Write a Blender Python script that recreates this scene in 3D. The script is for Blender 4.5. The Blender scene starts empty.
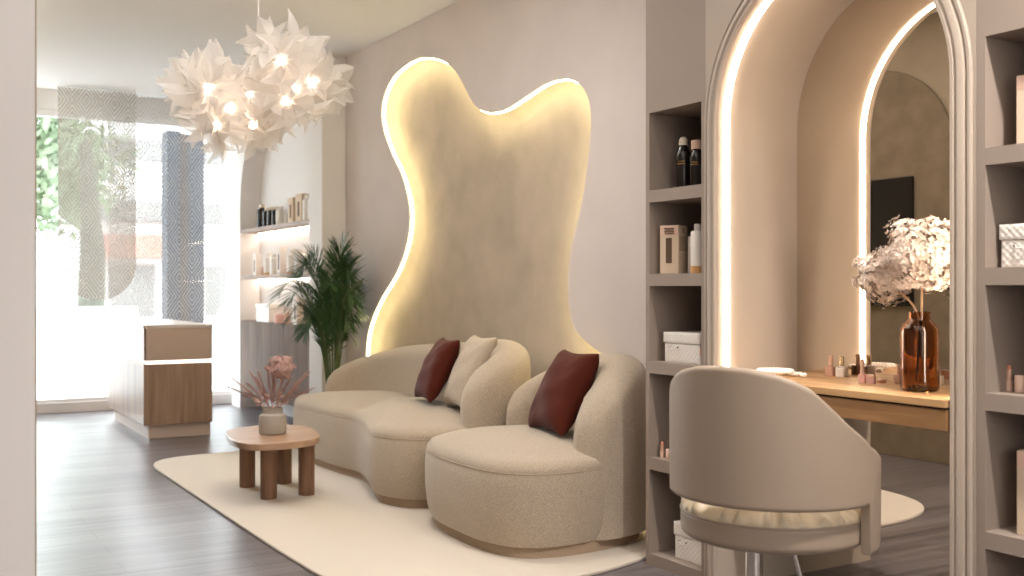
import bpy, bmesh, math, random
from mathutils import Vector, Matrix
PI = math.pi
SC = bpy.context.scene
COL = SC.collection

# ---------------------------------------------------------------- camera, world, lights, exposure
TH = math.atan(627 / 1048.0)
cam = bpy.data.cameras.new('camera')
cam.sensor_width = 36.0
cam.lens = 1048.0 / 1024.0 * 36.0
cam.clip_start = 0.05
cam.dof.use_dof = True
cam.dof.focus_distance = 3.9
cam.dof.aperture_fstop = 3.2
camo = bpy.data.objects.new('camera', cam)
COL.objects.link(camo)
camo.location = (0, 0, 1.08)
camo.rotation_euler = (PI / 2, 0, -TH)
SC.camera = camo

SC.view_settings.view_transform = 'Standard'
SC.view_settings.look = 'None'
SC.view_settings.gamma = 1
SC.view_settings.use_curve_mapping = False
SC.view_settings.exposure = 0.16
SC.cycles.use_denoising = True
SC.cycles.max_bounces = 10
SC.cycles.diffuse_bounces = 5
SC.cycles.glossy_bounces = 5
SC.cycles.transmission_bounces = 8
SC.cycles.transparent_max_bounces = 16
SC.cycles.sample_clamp_indirect = 6
SC.cycles.caustics_refractive = False
SC.cycles.caustics_reflective = False

world = bpy.data.worlds.new('sky')
SC.world = world
world.use_nodes = True
bg = world.node_tree.nodes['Background']
bg.inputs[0].default_value = (0.86, 0.92, 1.0, 1)
bg.inputs[1].default_value = 7.6


def area(name, loc, rot, sx, sy, power, col, spread=PI, shape='RECTANGLE'):
    l = bpy.data.lights.new(name, 'AREA')
    l.shape = shape
    l.size = sx
    l.size_y = sy
    l.energy = power
    l.color = col
    l.spread = spread
    o = bpy.data.objects.new(name, l)
    COL.objects.link(o)
    o.location = loc
    o.rotation_euler = rot
    return o


def spot(name, loc, power, col, size=120, blend=0.9, rad=0.05, rot=(0, 0, 0)):
    l = bpy.data.lights.new(name, 'SPOT')
    l.energy = power
    l.color = col
    l.spot_size = math.radians(size)
    l.spot_blend = blend
    l.shadow_soft_size = rad
    o = bpy.data.objects.new(name, l)
    COL.objects.link(o)
    o.location = loc
    o.rotation_euler = rot
    return o


WARM = (1.0, 0.86, 0.72)
NEUT = (1.0, 0.94, 0.88)
po = area('window_portal', (1.3, 9.70, 1.35), (-PI / 2, 0, 0), 3.2, 2.5, 10, (1, 1, 1))
po.data.cycles.is_portal = True
area('ceiling_wash_fill', (0.37, 7.3, 2.55), (0, math.radians(180 - 40), 0), 0.08, 4.7, 90, (0.94, 0.97, 1.0))  # unseen uplight added to brighten the ceiling
sun = bpy.data.lights.new('sun', 'SUN')
sun.energy = 5.0
sun.angle = math.radians(35)
sun.color = (0.93, 0.96, 1.0)
suno = bpy.data.objects.new('sun', sun)
COL.objects.link(suno)
suno.rotation_euler = Vector((-0.10, 1.0, 0.40)).to_track_quat('Z', 'Y').to_euler()
# recessed ceiling downlights in front of the cabinets
spot('downlight', (2.19, 0.9, 2.77), 230, NEUT, 130, 0.7, 0.045)
spot('downlight', (2.19, 2.35, 2.77), 22, NEUT, 120, 0.9, 0.045)
spot('downlight', (1.75, 4.0, 2.77), 42, NEUT, 140, 0.9, 0.06)
spot('downlight', (1.15, 2.2, 2.77), 28, NEUT, 140, 0.9, 0.06)
spot('downlight', (0.9, 5.3, 2.77), 20, NEUT, 140, 0.9, 0.06)
# broad overhead fill, added to soften the light near the camera
area('overhead_fill', (0.9, 0.9, 2.76), (0, 0, 0), 2.2, 2.2, 26, NEUT)
# unseen soft fill added behind the camera to lift surfaces facing it
area('front_fill', (0.6, -1.85, 1.5), (math.radians(86), 0, 0), 2.4, 1.4, 40, NEUT)
area('overhead_fill', (1.5, 4.2, 2.76), (0, 0, 0), 1.3, 1.6, 26, NEUT)  # second overhead fill, added above the seating


# ---------------------------------------------------------------- materials
def lin(h):
    h = h.lstrip('#')
    out = []
    for i in (0, 2, 4):
        c = int(h[i:i + 2], 16) / 255.0
        out.append(c / 12.92 if c <= 0.04045 else ((c + 0.055) / 1.055) ** 2.4)
    return tuple(out) + (1,)


def mat(name, col, rough=0.6, metal=0.0, spec=0.5, noise=None, bump=None, sheen=0, emit=None, trans=0, ior=1.45,
        stretch=(1, 1, 1), coat=0):
    """noise=(scale, amount): colour mottling; bump=(scale, strength, distance)"""
    m = bpy.data.materials.new(name)
    m.use_nodes = True
    nt = m.node_tree
    b = nt.nodes['Principled BSDF']
    c = lin(col) if isinstance(col, str) else tuple(col)
    b.inputs['Base Color'].default_value = c
    b.inputs['Roughness'].default_value = rough
    b.inputs['Metallic'].default_value = metal
    b.inputs['Specular IOR Level'].default_value = spec
    b.inputs['IOR'].default_value = ior
    b.inputs['Transmission Weight'].default_value = trans
    b.inputs['Sheen Weight'].default_value = sheen
    b.inputs['Coat Weight'].default_value = coat
    if emit:
        b.inputs['Emission Color'].default_value = lin(emit[0])
        b.inputs['Emission Strength'].default_value = emit[1]
    if noise or bump:
        tc = nt.nodes.new('ShaderNodeTexCoord')
        mp = nt.nodes.new('ShaderNodeMapping')
        mp.inputs['Scale'].default_value = stretch
        nt.links.new(tc.outputs['Object'], mp.inputs[0])
    if noise:
        n = nt.nodes.new('ShaderNodeTexNoise')
        n.inputs['Scale'].default_value = noise[0]
        n.inputs['Detail'].default_value = 6
        nt.links.new(mp.outputs[0], n.inputs['Vector'])
        r = nt.nodes.new('ShaderNodeMapRange')
        r.inputs[1].default_value = 0.3
        r.inputs[2].default_value = 0.7
        r.inputs[3].default_value = 1 - noise[1]
        r.inputs[4].default_value = 1 + noise[1]
        nt.links.new(n.outputs[0], r.inputs[0])
        mx = nt.nodes.new('ShaderNodeVectorMath')
        mx.operation = 'SCALE'
        mx.inputs[0].default_value = c[:3]
        nt.links.new(r.outputs[0], mx.inputs['Scale'])
        nt.links.new(mx.outputs[0], b.inputs['Base Color'])
    if bump:
        n = nt.nodes.new('ShaderNodeTexNoise')
        n.inputs['Scale'].default_value = bump[0]
        n.inputs['Detail'].default_value = 4
        nt.links.new(mp.outputs[0], n.inputs['Vector'])
        bp = nt.nodes.new('ShaderNodeBump')
        bp.inputs['Strength'].default_value = bump[1]
        bp.inputs['Distance'].default_value = bump[2]
        nt.links.new(n.outputs[0], bp.inputs['Height'])
        nt.links.new(bp.outputs[0], b.inputs['Normal'])
    return m


def emis(name, col, s):
    m = bpy.data.materials.new(name)
    m.use_nodes = True
    nt = m.node_tree
    nt.nodes.remove(nt.nodes['Principled BSDF'])
    e = nt.nodes.new('ShaderNodeEmission')
    e.inputs[0].default_value = lin(col)
    e.inputs[1].default_value = s
    nt.links.new(e.outputs[0], nt.nodes['Material Output'].inputs[0])
    return m


def wood(name, c1, c2, rough=0.45, axis=0, scale=3.0, fine=60.0, plank=None, spec=0.5):
    """grain running along axis (0 x, 1 y, 2 z)"""
    m = bpy.data.materials.new(name)
    m.use_nodes = True
    nt = m.node_tree
    N, L = nt.nodes, nt.links
    b = N['Principled BSDF']
    b.inputs['Roughness'].default_value = rough
    b.inputs['Specular IOR Level'].default_value = spec
    tc = N.new('ShaderNodeTexCoord')
    mp = N.new('ShaderNodeMapping')
    s = [1.0, 1.0, 1.0]
    s[axis] = 0.06
    mp.inputs['Scale'].default_value = s
    L.new(tc.outputs['Object'], mp.inputs[0])
    n1 = N.new('ShaderNodeTexNoise')
    n1.inputs['Scale'].default_value = fine
    n1.inputs['Detail'].default_value = 5
    n1.inputs['Distortion'].default_value = 0.4
    L.new(mp.outputs[0], n1.inputs['Vector'])
    n2 = N.new('ShaderNodeTexNoise')
    n2.inputs['Scale'].default_value = scale * 4
    n2.inputs['Detail'].default_value = 3
    L.new(mp.outputs[0], n2.inputs['Vector'])
    a = N.new('ShaderNodeMath')
    a.operation = 'MULTIPLY_ADD'
    a.inputs[1].default_value = 0.55
    L.new(n1.outputs[0], a.inputs[0])
    h = N.new('ShaderNodeMath')
    h.operation = 'MULTIPLY'
    h.inputs[1].default_value = 0.45
    L.new(n2.outputs[0], h.inputs[0])
    L.new(h.outputs[0], a.inputs[2])
    r = N.new('ShaderNodeValToRGB')
    r.color_ramp.elements[0].position = 0.38
    r.color_ramp.elements[1].position = 0.62
    r.color_ramp.elements[0].color = lin(c1)
    r.color_ramp.elements[1].color = lin(c2)
    L.new(a.outputs[0], r.inputs[0])
    L.new(r.outputs[0], b.inputs['Base Color'])
    if plank:  # floor: rows across y, boards along x
        br = N.new('ShaderNodeTexBrick')
        br.inputs['Scale'].default_value = 1.0
        br.inputs['Brick Width'].default_value = plank[0]
        br.inputs['Row Height'].default_value = plank[1]
        br.inputs['Mortar Size'].default_value = 0.0018
        br.inputs['Mortar Smooth'].default_value = 0.1
        br.offset = 0.37
        br.inputs['Color1'].default_value = (0.84, 0.84, 0.84, 1)
        br.inputs['Color2'].default_value = (1.12, 1.12, 1.12, 1)
        br.inputs['Mortar'].default_value = (0.45, 0.45, 0.45, 1)
        L.new(tc.outputs['Object'], br.inputs['Vector'])
        mx = N.new('ShaderNodeVectorMath')
        mx.operation = 'MULTIPLY'
        L.new(r.outputs[0], mx.inputs[0])
        L.new(br.outputs['Color'], mx.inputs[1])
        L.new(mx.outputs[0], b.inputs['Base Color'])
        bp = N.new('ShaderNodeBump')
        bp.inputs['Strength'].default_value = 0.06
        bp.inputs['Distance'].default_value = 0.002
        L.new(a.outputs[0], bp.inputs['Height'])
        L.new(bp.outputs[0], b.inputs['Normal'])
        rr = N.new('ShaderNodeMapRange')
        rr.inputs[3].default_value = rough - 0.03
        rr.inputs[4].default_value = rough + 0.06
        L.new(n1.outputs[0], rr.inputs[0])
        L.new(rr.outputs[0], b.inputs['Roughness'])
    return m


def fabric(name, c, weave=900.0, amt=0.10, bump=0.35, sheen=0.25, rough=0.95):
    """woven cloth: two crossed stretched noises make the slubs"""
    m = bpy.data.materials.new(name)
    m.use_nodes = True
    nt = m.node_tree
    N, L = nt.nodes, nt.links
    b = N['Principled BSDF']
    b.inputs['Roughness'].default_value = rough
    b.inputs['Sheen Weight'].default_value = sheen
    b.inputs['Specular IOR Level'].default_value = 0.2
    tc = N.new('ShaderNodeTexCoord')
    outs = []
    for st in ((1, 1, 0.4), (0.42, 0.42, 1.0)):
        mp = N.new('ShaderNodeMapping')
        mp.inputs['Scale'].default_value = st
        L.new(tc.outputs['Object'], mp.inputs[0])
        n = N.new('ShaderNodeTexNoise')
        n.inputs['Scale'].default_value = weave
        n.inputs['Detail'].default_value = 2
        L.new(mp.outputs[0], n.inputs['Vector'])
        outs.append(n.outputs[0])
    a = N.new('ShaderNodeMath')
    a.operation = 'ADD'
    L.new(outs[0], a.inputs[0])
    L.new(outs[1], a.inputs[1])
    r = N.new('ShaderNodeMapRange')
    r.inputs[1].default_value = 0.7
    r.inputs[2].default_value = 1.3
    r.inputs[3].default_value = 1 - amt * 1.6
    r.inputs[4].default_value = 1 + amt
    L.new(a.outputs[0], r.inputs[0])
    mx = N.new('ShaderNodeVectorMath')
    mx.operation = 'SCALE'
    mx.inputs[0].default_value = lin(c)[:3]
    L.new(r.outputs[0], mx.inputs['Scale'])
    L.new(mx.outputs[0], b.inputs['Base Color'])
    bp = N.new('ShaderNodeBump')
    bp.inputs['Strength'].default_value = bump
    bp.inputs['Distance'].default_value = 0.003
    L.new(a.outputs[0], bp.inputs['Height'])
    L.new(bp.outputs[0], b.inputs['Normal'])
    return m


M = {}
M['plaster'] = mat('greige_plaster', '#d3cac5', 0.9, spec=0.2, noise=(2.2, 0.05), bump=(25, 0.15, 0.004))
M['recess'] = mat('recess_limewash', '#b4a797', 0.9, spec=0.2, noise=(3.5, 0.12), bump=(30, 0.25, 0.006))
M['ceiling'] = mat('ceiling_paint', '#efedeb', 0.85, spec=0.2)
M['white'] = mat('white_paint', '#e6e2df', 0.7, spec=0.3)
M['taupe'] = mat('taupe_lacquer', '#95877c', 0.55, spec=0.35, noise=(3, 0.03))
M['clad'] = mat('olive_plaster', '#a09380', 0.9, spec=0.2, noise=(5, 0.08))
M['taupe_shaded'] = mat('taupe_shaded_back', '#574d47', 0.6)  # niche shade put into the back panel's darker taupe
M['taupe_light'] = mat('taupe_moulding', '#b0a294', 0.5, spec=0.35)
M['reveal'] = mat('reveal_plaster', '#b9aa99', 0.85, spec=0.2, noise=(3, 0.05), bump=(30, 0.1, 0.003))
M['floor'] = wood('grey_oak_floor', '#544e4e', '#777072', 0.29, axis=0, scale=2, fine=26, plank=(1.25, 0.16), spec=0.5)
M['rug'] = mat('cream_rug', '#cfc4b6', 0.98, spec=0.1, noise=(220, 0.05), bump=(420, 0.4, 0.004), sheen=0.3)
M['boucle'] = fabric('oatmeal_weave', '#b6a794', 520, 0.24, 0.6, 0.3)
M['piping'] = fabric('oatmeal_piping', '#b5a38e', 420, 0.1, 0.3, 0.2)
M['plinth_fab'] = fabric('plinth_weave', '#a8937d', 420, 0.12, 0.4, 0.1)
M['red'] = mat('rust_satin', '#4c1c0f', 0.75, spec=0.15, sheen=0.05, bump=(7, 0.3, 0.012))
M['linen'] = fabric('beige_linen', '#b9ab99', 600, 0.2, 0.5, 0.2)
M['walnut'] = wood('warm_walnut', '#6f503b', '#906e55', 0.5, axis=2, fine=40)
M['walnut_top'] = wood('warm_walnut_top', '#927259', '#b09177', 0.4, axis=0, fine=40)
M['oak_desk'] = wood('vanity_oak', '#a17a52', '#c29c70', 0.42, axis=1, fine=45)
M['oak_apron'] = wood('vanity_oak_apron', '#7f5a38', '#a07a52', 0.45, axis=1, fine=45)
M['desk_wood'] = wood('reception_wood', '#8a6d57', '#ac8f77', 0.42, axis=2, fine=38)
M['cab_wood'] = wood('ash_cabinet', '#57473d', '#756255', 0.7, spec=0.2, axis=2, fine=50)
M['shelf_wood'] = wood('shelf_wood', '#7d6656', '#9b8270', 0.5, axis=1, fine=40)
M['desk_box'] = mat('taupe_desk_lacquer', '#c6b0a0', 0.35, spec=0.5)
M['desk_top'] = mat('pale_desk_top', '#e2d8d0', 0.3, spec=0.5)
M['plinth'] = mat('pale_plinth', '#d9c6b8', 0.5)
M['leather'] = mat('greige_leather', '#9c8b7a', 0.48, spec=0.45, bump=(420, 0.35, 0.0015))
M['leather_gather'] = mat('gathered_leather', '#cfc0a4', 0.4, spec=0.5)
M['chrome'] = mat('chrome', '#d8d4cf', 0.16, metal=1.0)
M['black'] = mat('black_plastic', '#121010', 0.35)
M['tv'] = mat('tv_screen', '#070606', 0.3, spec=0.4)
M['mirror'] = mat('mirror_silver', '#e6ddd2', 0.0, metal=1.0)
M['led_yel'] = emis('led_soft_yellow', '#ffeeb6', 36)
M['led_warm'] = emis('led_warm_white', '#ffe8d0', 34)
M['led_shelf'] = emis('led_shelf', '#fff0e0', 34)
M['bulb'] = emis('bulb_glow', '#ffe6cc', 60)
M['led_desk'] = emis('led_desk_gap', '#fff2e4', 2.2)
M['bottle_black'] = mat('black_bottle', '#17120f', 0.25, spec=0.6)
M['ivory'] = mat('ivory_cap', '#d9ccb8', 0.5)
M['pink_cap'] = mat('pink_cap', '#d9b7a3', 0.45)
M['gold'] = mat('gold_print', '#a9814c', 0.4, metal=0.6)
M['kraft'] = mat('kraft_card', '#cdb8a0', 0.8)
M['kraft_dark'] = mat('kraft_print', '#5c4738', 0.8)
M['paper_white'] = mat('white_card', '#e4dcd4', 0.6)
M['white_plastic'] = mat('white_plastic', '#e8e2da', 0.4)
M['bamboo'] = mat('bamboo_base', '#c99a63', 0.5, noise=(60, 0.1))
M['black_card'] = mat('black_card', '#1d1a1a', 0.5)
M['pearl'] = mat('pearl', '#f3ece2', 0.25, spec=0.6, coat=0.4)
M['polish_brown'] = mat('rose_brown_polish', '#c49a86', 0.15, spec=0.6, coat=0.6)
M['polish_clear'] = mat('clear_polish', '#f2e8e0', 0.10, trans=0.1, spec=0.6)
M['rose_gold'] = mat('rose_gold_cap', '#d9b19a', 0.3, metal=0.5)
M['gold_cap'] = mat('pale_gold_cap', '#d8c19a', 0.22, metal=0.9)
M['pink_soft'] = mat('soft_pink', '#e2b3ab', 0.35)
M['peach'] = mat('peach_balm', '#cf8a68', 0.5)
M['amber'] = mat('amber_glass', '#c99a6a', 0.02, trans=1.0, ior=1.42, spec=0.6)
M['stem'] = mat('pale_stem', '#c8a482', 0.7)
M['petal_cream'] = mat('cream_petals', '#d9c8ba', 0.8, sheen=0.3)
M['dry_pink'] = mat('dusty_pink_flower', '#cbaaa2', 0.9, noise=(80, 0.2))
M['dry_pink2'] = mat('dried_grass_pink', '#b48f84', 0.9, noise=(60, 0.25))
M['clay'] = mat('grey_clay', '#a49c92', 0.85, noise=(120, 0.06), bump=(200, 0.3, 0.002))
M['palm'] = mat('palm_leaf', '#2c4a24', 0.45, noise=(6, 0.35))
M['palm_stem'] = mat('palm_stem', '#4c5c30', 0.6)
M['pot'] = mat('pot_grey', '#b9b2aa', 0.7)
M['soil'] = mat('soil', '#2a211b', 0.95)
M['pave'] = mat('outside_paving', '#d9d8d6', 0.9, noise=(2, 0.04))
M['facade'] = mat('outside_facade', '#dcd8d4', 0.9)
M['facade_grey'] = mat('outside_facade_band', '#85827f', 0.9)
M['blue_pillar'] = mat('slate_blue_pillar', '#2a313c', 0.7)
M['brown_pillar'] = mat('brown_pillar', '#2c2320', 0.7)
M['awning'] = mat('terracotta_awning', '#a8786a', 0.8)
M['tree'] = mat('tree_leaf', '#8a9a7a', 0.7, noise=(2, 0.3))
M['bark'] = mat('bark', '#5c5c52', 0.9)
M['panel_dark'] = mat('limewashed_panel', '#7d705f', 0.9, spec=0.2, noise=(7, 0.14), bump=(30, 0.3, 0.006))
M['car'] = mat('silver_car', '#b9bdc2', 0.3, metal=0.4)
M['rubber'] = mat('tyre', '#2a2a2c', 0.9)


def glass_mat():
    m = bpy.data.materials.new('window_glass')
    m.use_nodes = True
    nt = m.node_tree
    nt.nodes.remove(nt.nodes['Principled BSDF'])
    t = nt.nodes.new('ShaderNodeBsdfTransparent')
    t.inputs[0].default_value = (0.96, 0.98, 0.97, 1)
    g = nt.nodes.new('ShaderNodeBsdfGlossy')
    g.inputs['Roughness'].default_value = 0.02
    x = nt.nodes.new('ShaderNodeMixShader')
    x.inputs[0].default_value = 0.05
    nt.links.new(t.outputs[0], x.inputs[1])
    nt.links.new(g.outputs[0], x.inputs[2])
    nt.links.new(x.outputs[0], nt.nodes['Material Output'].inputs[0])
    return m


M['glass'] = glass_mat()


def screen_mat(name, tint, line_alpha, base_alpha):
    """clear acrylic sheet printed with concentric diamonds; x/z object coordinates"""
    m = bpy.data.materials.new(name)
    m.use_nodes = True
    nt = m.node_tree
    N, L = nt.nodes, nt.links
    N.remove(N['Principled BSDF'])
    tc = N.new('ShaderNodeTexCoord')
    sp = N.new('ShaderNodeSeparateXYZ')
    L.new(tc.outputs['Object'], sp.inputs[0])

    def mth(op, a, b=None, c=None):
        n = N.new('ShaderNodeMath')
        n.operation = op
        for i, v in enumerate((a, b, c)):
            if v is None:
                continue
            if isinstance(v, (int, float)):
                n.inputs[i].default_value = v
            else:
                L.new(v, n.inputs[i])
        return n.outputs[0]
    xs = mth('DIVIDE', sp.outputs[0], 0.228)
    zs = mth('DIVIDE', sp.outputs[2], 0.335)
    u = mth('ABSOLUTE', mth('SUBTRACT', mth('FRACT', mth('ADD', mth('ADD', xs, zs), 50.0)), 0.5))
    v = mth('ABSOLUTE', mth('SUBTRACT', mth('FRACT', mth('ADD', mth('SUBTRACT', xs, zs), 50.0)), 0.5))
    d = mth('MULTIPLY', mth('MAXIMUM', u, v), 2.0)
    ring = mth('FRACT', mth('MULTIPLY_ADD', d, 4.0, 0.12))
    line = mth('LESS_THAN', ring, 0.34)
    fac = mth('MULTIPLY_ADD', line, line_alpha - base_alpha, base_alpha)
    tr = N.new('ShaderNodeBsdfTransparent')
    tr.inputs[0].default_value = (1, 1, 1, 1)
    df = N.new('ShaderNodeBsdfDiffuse')
    df.inputs[0].default_value = lin(tint)
    mx = N.new('ShaderNodeMixShader')
    L.new(fac, mx.inputs[0])
    L.new(tr.outputs[0], mx.inputs[1])
    L.new(df.outputs[0], mx.inputs[2])
    L.new(mx.outputs[0], N['Material Output'].inputs[0])
    return m


M['screen_a'] = screen_mat('screen_print_smoked', '#cfccc8', 0.955, 0.36)
M['screen_b'] = screen_mat('screen_print_clear', '#c4c0bc', 0.965, 0.05)


def petal_mat():
    m = bpy.data.materials.new('lamp_petal')
    m.use_nodes = True
    nt = m.node_tree
    nt.nodes.remove(nt.nodes['Principled BSDF'])
    d = nt.nodes.new('ShaderNodeBsdfDiffuse')
    d.inputs[0].default_value = (0.72, 0.70, 0.68, 1)
    t = nt.nodes.new('ShaderNodeBsdfTranslucent')
    t.inputs[0].default_value = (0.78, 0.74, 0.70, 1)
    p = nt.nodes.new('ShaderNodeBsdfTransparent')
    x = nt.nodes.new('ShaderNodeMixShader')
    x.inputs[0].default_value = 0.5
    y = nt.nodes.new('ShaderNodeMixShader')
    y.inputs[0].default_value = 0.40
    nt.links.new(d.outputs[0], x.inputs[1])
    nt.links.new(t.outputs[0], x.inputs[2])
    nt.links.new(x.outputs[0], y.inputs[1])
    nt.links.new(p.outputs[0], y.inputs[2])
    nt.links.new(y.outputs[0], nt.nodes['Material Output'].inputs[0])
    return m


M['petal'] = petal_mat()


# ---------------------------------------------------------------- mesh helpers
class MB:
    def __init__(s):
        s.v, s.f = [], []

    def add(s, vs, fs):
        o = len(s.v)
        s.v += [tuple(v) for v in vs]
        s.f += [tuple(i + o for i in f) for f in fs]
        return s

    def box(s, x0, x1, y0, y1, z0, z1):
        vs = [(x, y, z) for x in (x0, x1) for y in (y0, y1) for z in (z0, z1)]
        return s.add(vs, [(0, 1, 3, 2), (4, 6, 7, 5), (0, 4, 5, 1), (2, 3, 7, 6), (0, 2, 6, 4), (1, 5, 7, 3)])

    def prism(s, pts, z0, z1, axis='z'):
        """closed outline extruded; axis z: pts=(x,y); axis x: pts=(y,z); axis y: pts=(x,z)"""
        n = len(pts)

        def P(p, h):
            return (p[0], p[1], h) if axis == 'z' else (h, p[0], p[1]) if axis == 'x' else (p[0], h, p[1])
        vs = [P(p, z0) for p in pts] + [P(p, z1) for p in pts]
        fs = [tuple(range(n))[::-1], tuple(range(n, 2 * n))]
        fs += [(i, (i + 1) % n, (i + 1) % n + n, i + n) for i in range(n)]
        return s.add(vs, fs)

    def lathe(s, prof, c=(0, 0, 0), n=24, cap=True):
        vs, fs = [], []
        for r, z in prof:
            for k in range(n):
                a = 2 * PI * k / n
                vs.append((c[0] + r * math.cos(a), c[1] + r * math.sin(a), c[2] + z))
        m = len(prof)
        for j in range(m - 1):
            for k in range(n):
                k2 = (k + 1) % n
                fs.append((j * n + k, j * n + k2, (j + 1) * n + k2, (j + 1) * n + k))
        if cap:
            fs.append(tuple(range(n))[::-1])
            fs.append(tuple((m - 1) * n + k for k in range(n)))
        return s.add(vs, fs)

    def tube(s, path, r, n=8, closed=False):
        pts = [Vector(p) for p in path]
        m = len(pts)
        vs, fs = [], []
        up = Vector((0, 0, 1))
        for i, p in enumerate(pts):
            if closed:
                d = pts[(i + 1) % m] - pts[i - 1]
            else:
                d = pts[min(i + 1, m - 1)] - pts[max(i - 1, 0)]
            d.normalize()
            a = d.cross(up)
            if a.length < 0.15:
                a = d.cross(Vector((1, 0, 0)))
            a.normalize()
            b = a.cross(d)
            rr = r[i] if isinstance(r, (list, tuple)) else r
            for k in range(n):
                t = 2 * PI * k / n
                vs.append(p + a * (rr * math.cos(t)) + b * (rr * math.sin(t)))
        for i in range(m if closed else m - 1):
            j = (i + 1) % m
            for k in range(n):
                k2 = (k + 1) % n
                fs.append((i * n + k, i * n + k2, j * n + k2, j * n + k))
        if not closed:
            fs.append(tuple(range(n))[::-1])
            fs.append(tuple((m - 1) * n + k for k in range(n)))
        return s.add(vs, fs)

    def ball(s, c, r, n=10, m=6, sz=1.0):
        prof = [(max(r * math.sin(PI * j / m), 0.0001 * (j in (0, m))), -r * sz * math.cos(PI * j / m)) for j in range(m + 1)]
        return s.lathe(prof, c, n, True)

    def build(s, name, m, parent=None, smooth=None, bevel=0, seg=2, sub=0):
        me = bpy.data.meshes.new(name)
        off = Vector((0, 0, 0))
        if parent is not None:
            q = parent
            while q is not None:
                off += q.location
                q = q.parent
        me.from_pydata([tuple(Vector(v) - off) for v in s.v], [], s.f)
        b = bmesh.new()
        b.from_mesh(me)
        bmesh.ops.recalc_face_normals(b, faces=b.faces)
        b.to_mesh(me)
        b.free()
        me.materials.append(m if not isinstance(m, str) else M[m])
        if smooth is not None:
            for p in me.polygons:
                p.use_smooth = True
            me.set_sharp_from_angle(angle=math.radians(smooth))
        o = bpy.data.objects.new(name, me)
        COL.objects.link(o)
        if parent is not None:
            o.parent = parent
        if bevel:
            md = o.modifiers.new('bevel', 'BEVEL')
            md.width = bevel
            md.segments = seg
            md.limit_method = 'ANGLE'
            md.angle_limit = math.radians(40)
        if sub:
            md = o.modifiers.new('subdivision', 'SUBSURF')
            md.levels = sub
            md.render_levels = sub
        return o


def tag(o, label, cat, group=None, kind=None):
    if label:
        o['label'] = label
    if cat:
        o['category'] = cat
    if group:
        o['group'] = group
    if kind:
        o['kind'] = kind
    return o


def thing(name, label, cat, loc=(0, 0, 0), group=None):
    o = bpy.data.objects.new(name, None)
    o.empty_display_size = 0.05
    COL.objects.link(o)
    o.location = loc
    return tag(o, label, cat, group)


def struct(o):
    o['kind'] = 'structure'
    return o


def copy_thing(src, loc, rotz=0.0, label=None, scale=None):
    c = src.copy()
    COL.objects.link(c)
    c.location = loc
    c.rotation_euler = (0, 0, rotz)
    if scale:
        c.scale = scale
    if label:
        c['label'] = label
    for ch in src.children:
        d = ch.copy()
        COL.objects.link(d)
        d.parent = c
        for g in ch.children:
            e = g.copy()
            COL.objects.link(e)
            e.parent = d
    return c


def catmull(pts, n=8, closed=False):
    P = [Vector(p) for p in pts]
    m = len(P)
    out = []
    rng = m if closed else m - 1
    for i in range(rng):
        if closed:
            a, b, c, d = P[i - 1], P[i], P[(i + 1) % m], P[(i + 2) % m]
        else:
            a, b, c, d = P[max(i - 1, 0)], P[i], P[i + 1], P[min(i + 2, m - 1)]
        for k in range(n):
            t = k / n
            out.append(0.5 * ((2 * b) + (c - a) * t + (2 * a - 5 * b + 4 * c - d) * t * t + (3 * b - a - 3 * c + d) * t ** 3))
    if not closed:
        out.append(P[-1])
    return out


def interp(x, tab):
    if x <= tab[0][0]:
        return tab[0][1]
    for (a, p), (b, q) in zip(tab, tab[1:]):
        if x <= b:
            t = (x - a) / (b - a)
            return p + (q - p) * t
    return tab[-1][1]


# ---------------------------------------------------------------- room shell
ZC = 2.79
YW = 9.77
XW = 2.93
XC = 2.56

struct(MB().box(-3.2, 3.2, -2.0, 9.78, -0.1, 0.0).build('floor', 'floor'))
struct(MB().box(-3.2, 3.2, -2.0, 9.95, ZC, ZC + 0.12).build('ceiling', 'ceiling'))

# wall with the wavy recess (outline in y, z)
blob = [(6.90, 0.0), (6.925, 0.33), (6.916, 0.626), (6.86, 0.80), (6.688, 0.983), (6.391, 1.193), (6.227, 1.394), (6.20, 1.60),
        (6.305, 1.809), (6.488, 1.998), (6.62, 2.184), (6.63, 2.355), (6.463, 2.496), (6.144, 2.55), (5.87, 2.515),
        (5.619, 2.42), (5.461, 2.285), (5.344, 2.158), (5.197, 2.082), (4.985, 2.062), (4.756, 2.100), (4.541, 2.137),
        (4.34, 2.121), (4.204, 2.041), (4.155, 1.917), (4.168, 1.769), (4.204, 1.588), (4.255, 1.439), (4.32, 1.289),
        (4.352, 1.133), (4.34, 0.976), (4.285, 0.869), (4.153, 0.80), (4.022, 0.735), (3.80, 0.50), (3.66, 0.24), (3.60, 0.0)]
bl = [(p.x, p.y) for p in catmull([(a, b, 0) for a, b in blob], 6)]
outer = [(YW + 0.1, 0.0)] + bl + [(3.2, 0.0), (3.2, ZC), (YW + 0.1, ZC)]
struct(MB().prism(outer, XW, 3.02, 'x').build('wall_right', 'plaster'))
struct(MB().box(3.02, 3.14, 3.2, YW + 0.1, 0, ZC).build('wall_recess', 'recess'))
struct(MB().box(3.0, 3.14, -2.0, 3.2, 0, ZC).build('wall_right_near', 'plaster'))
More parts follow.
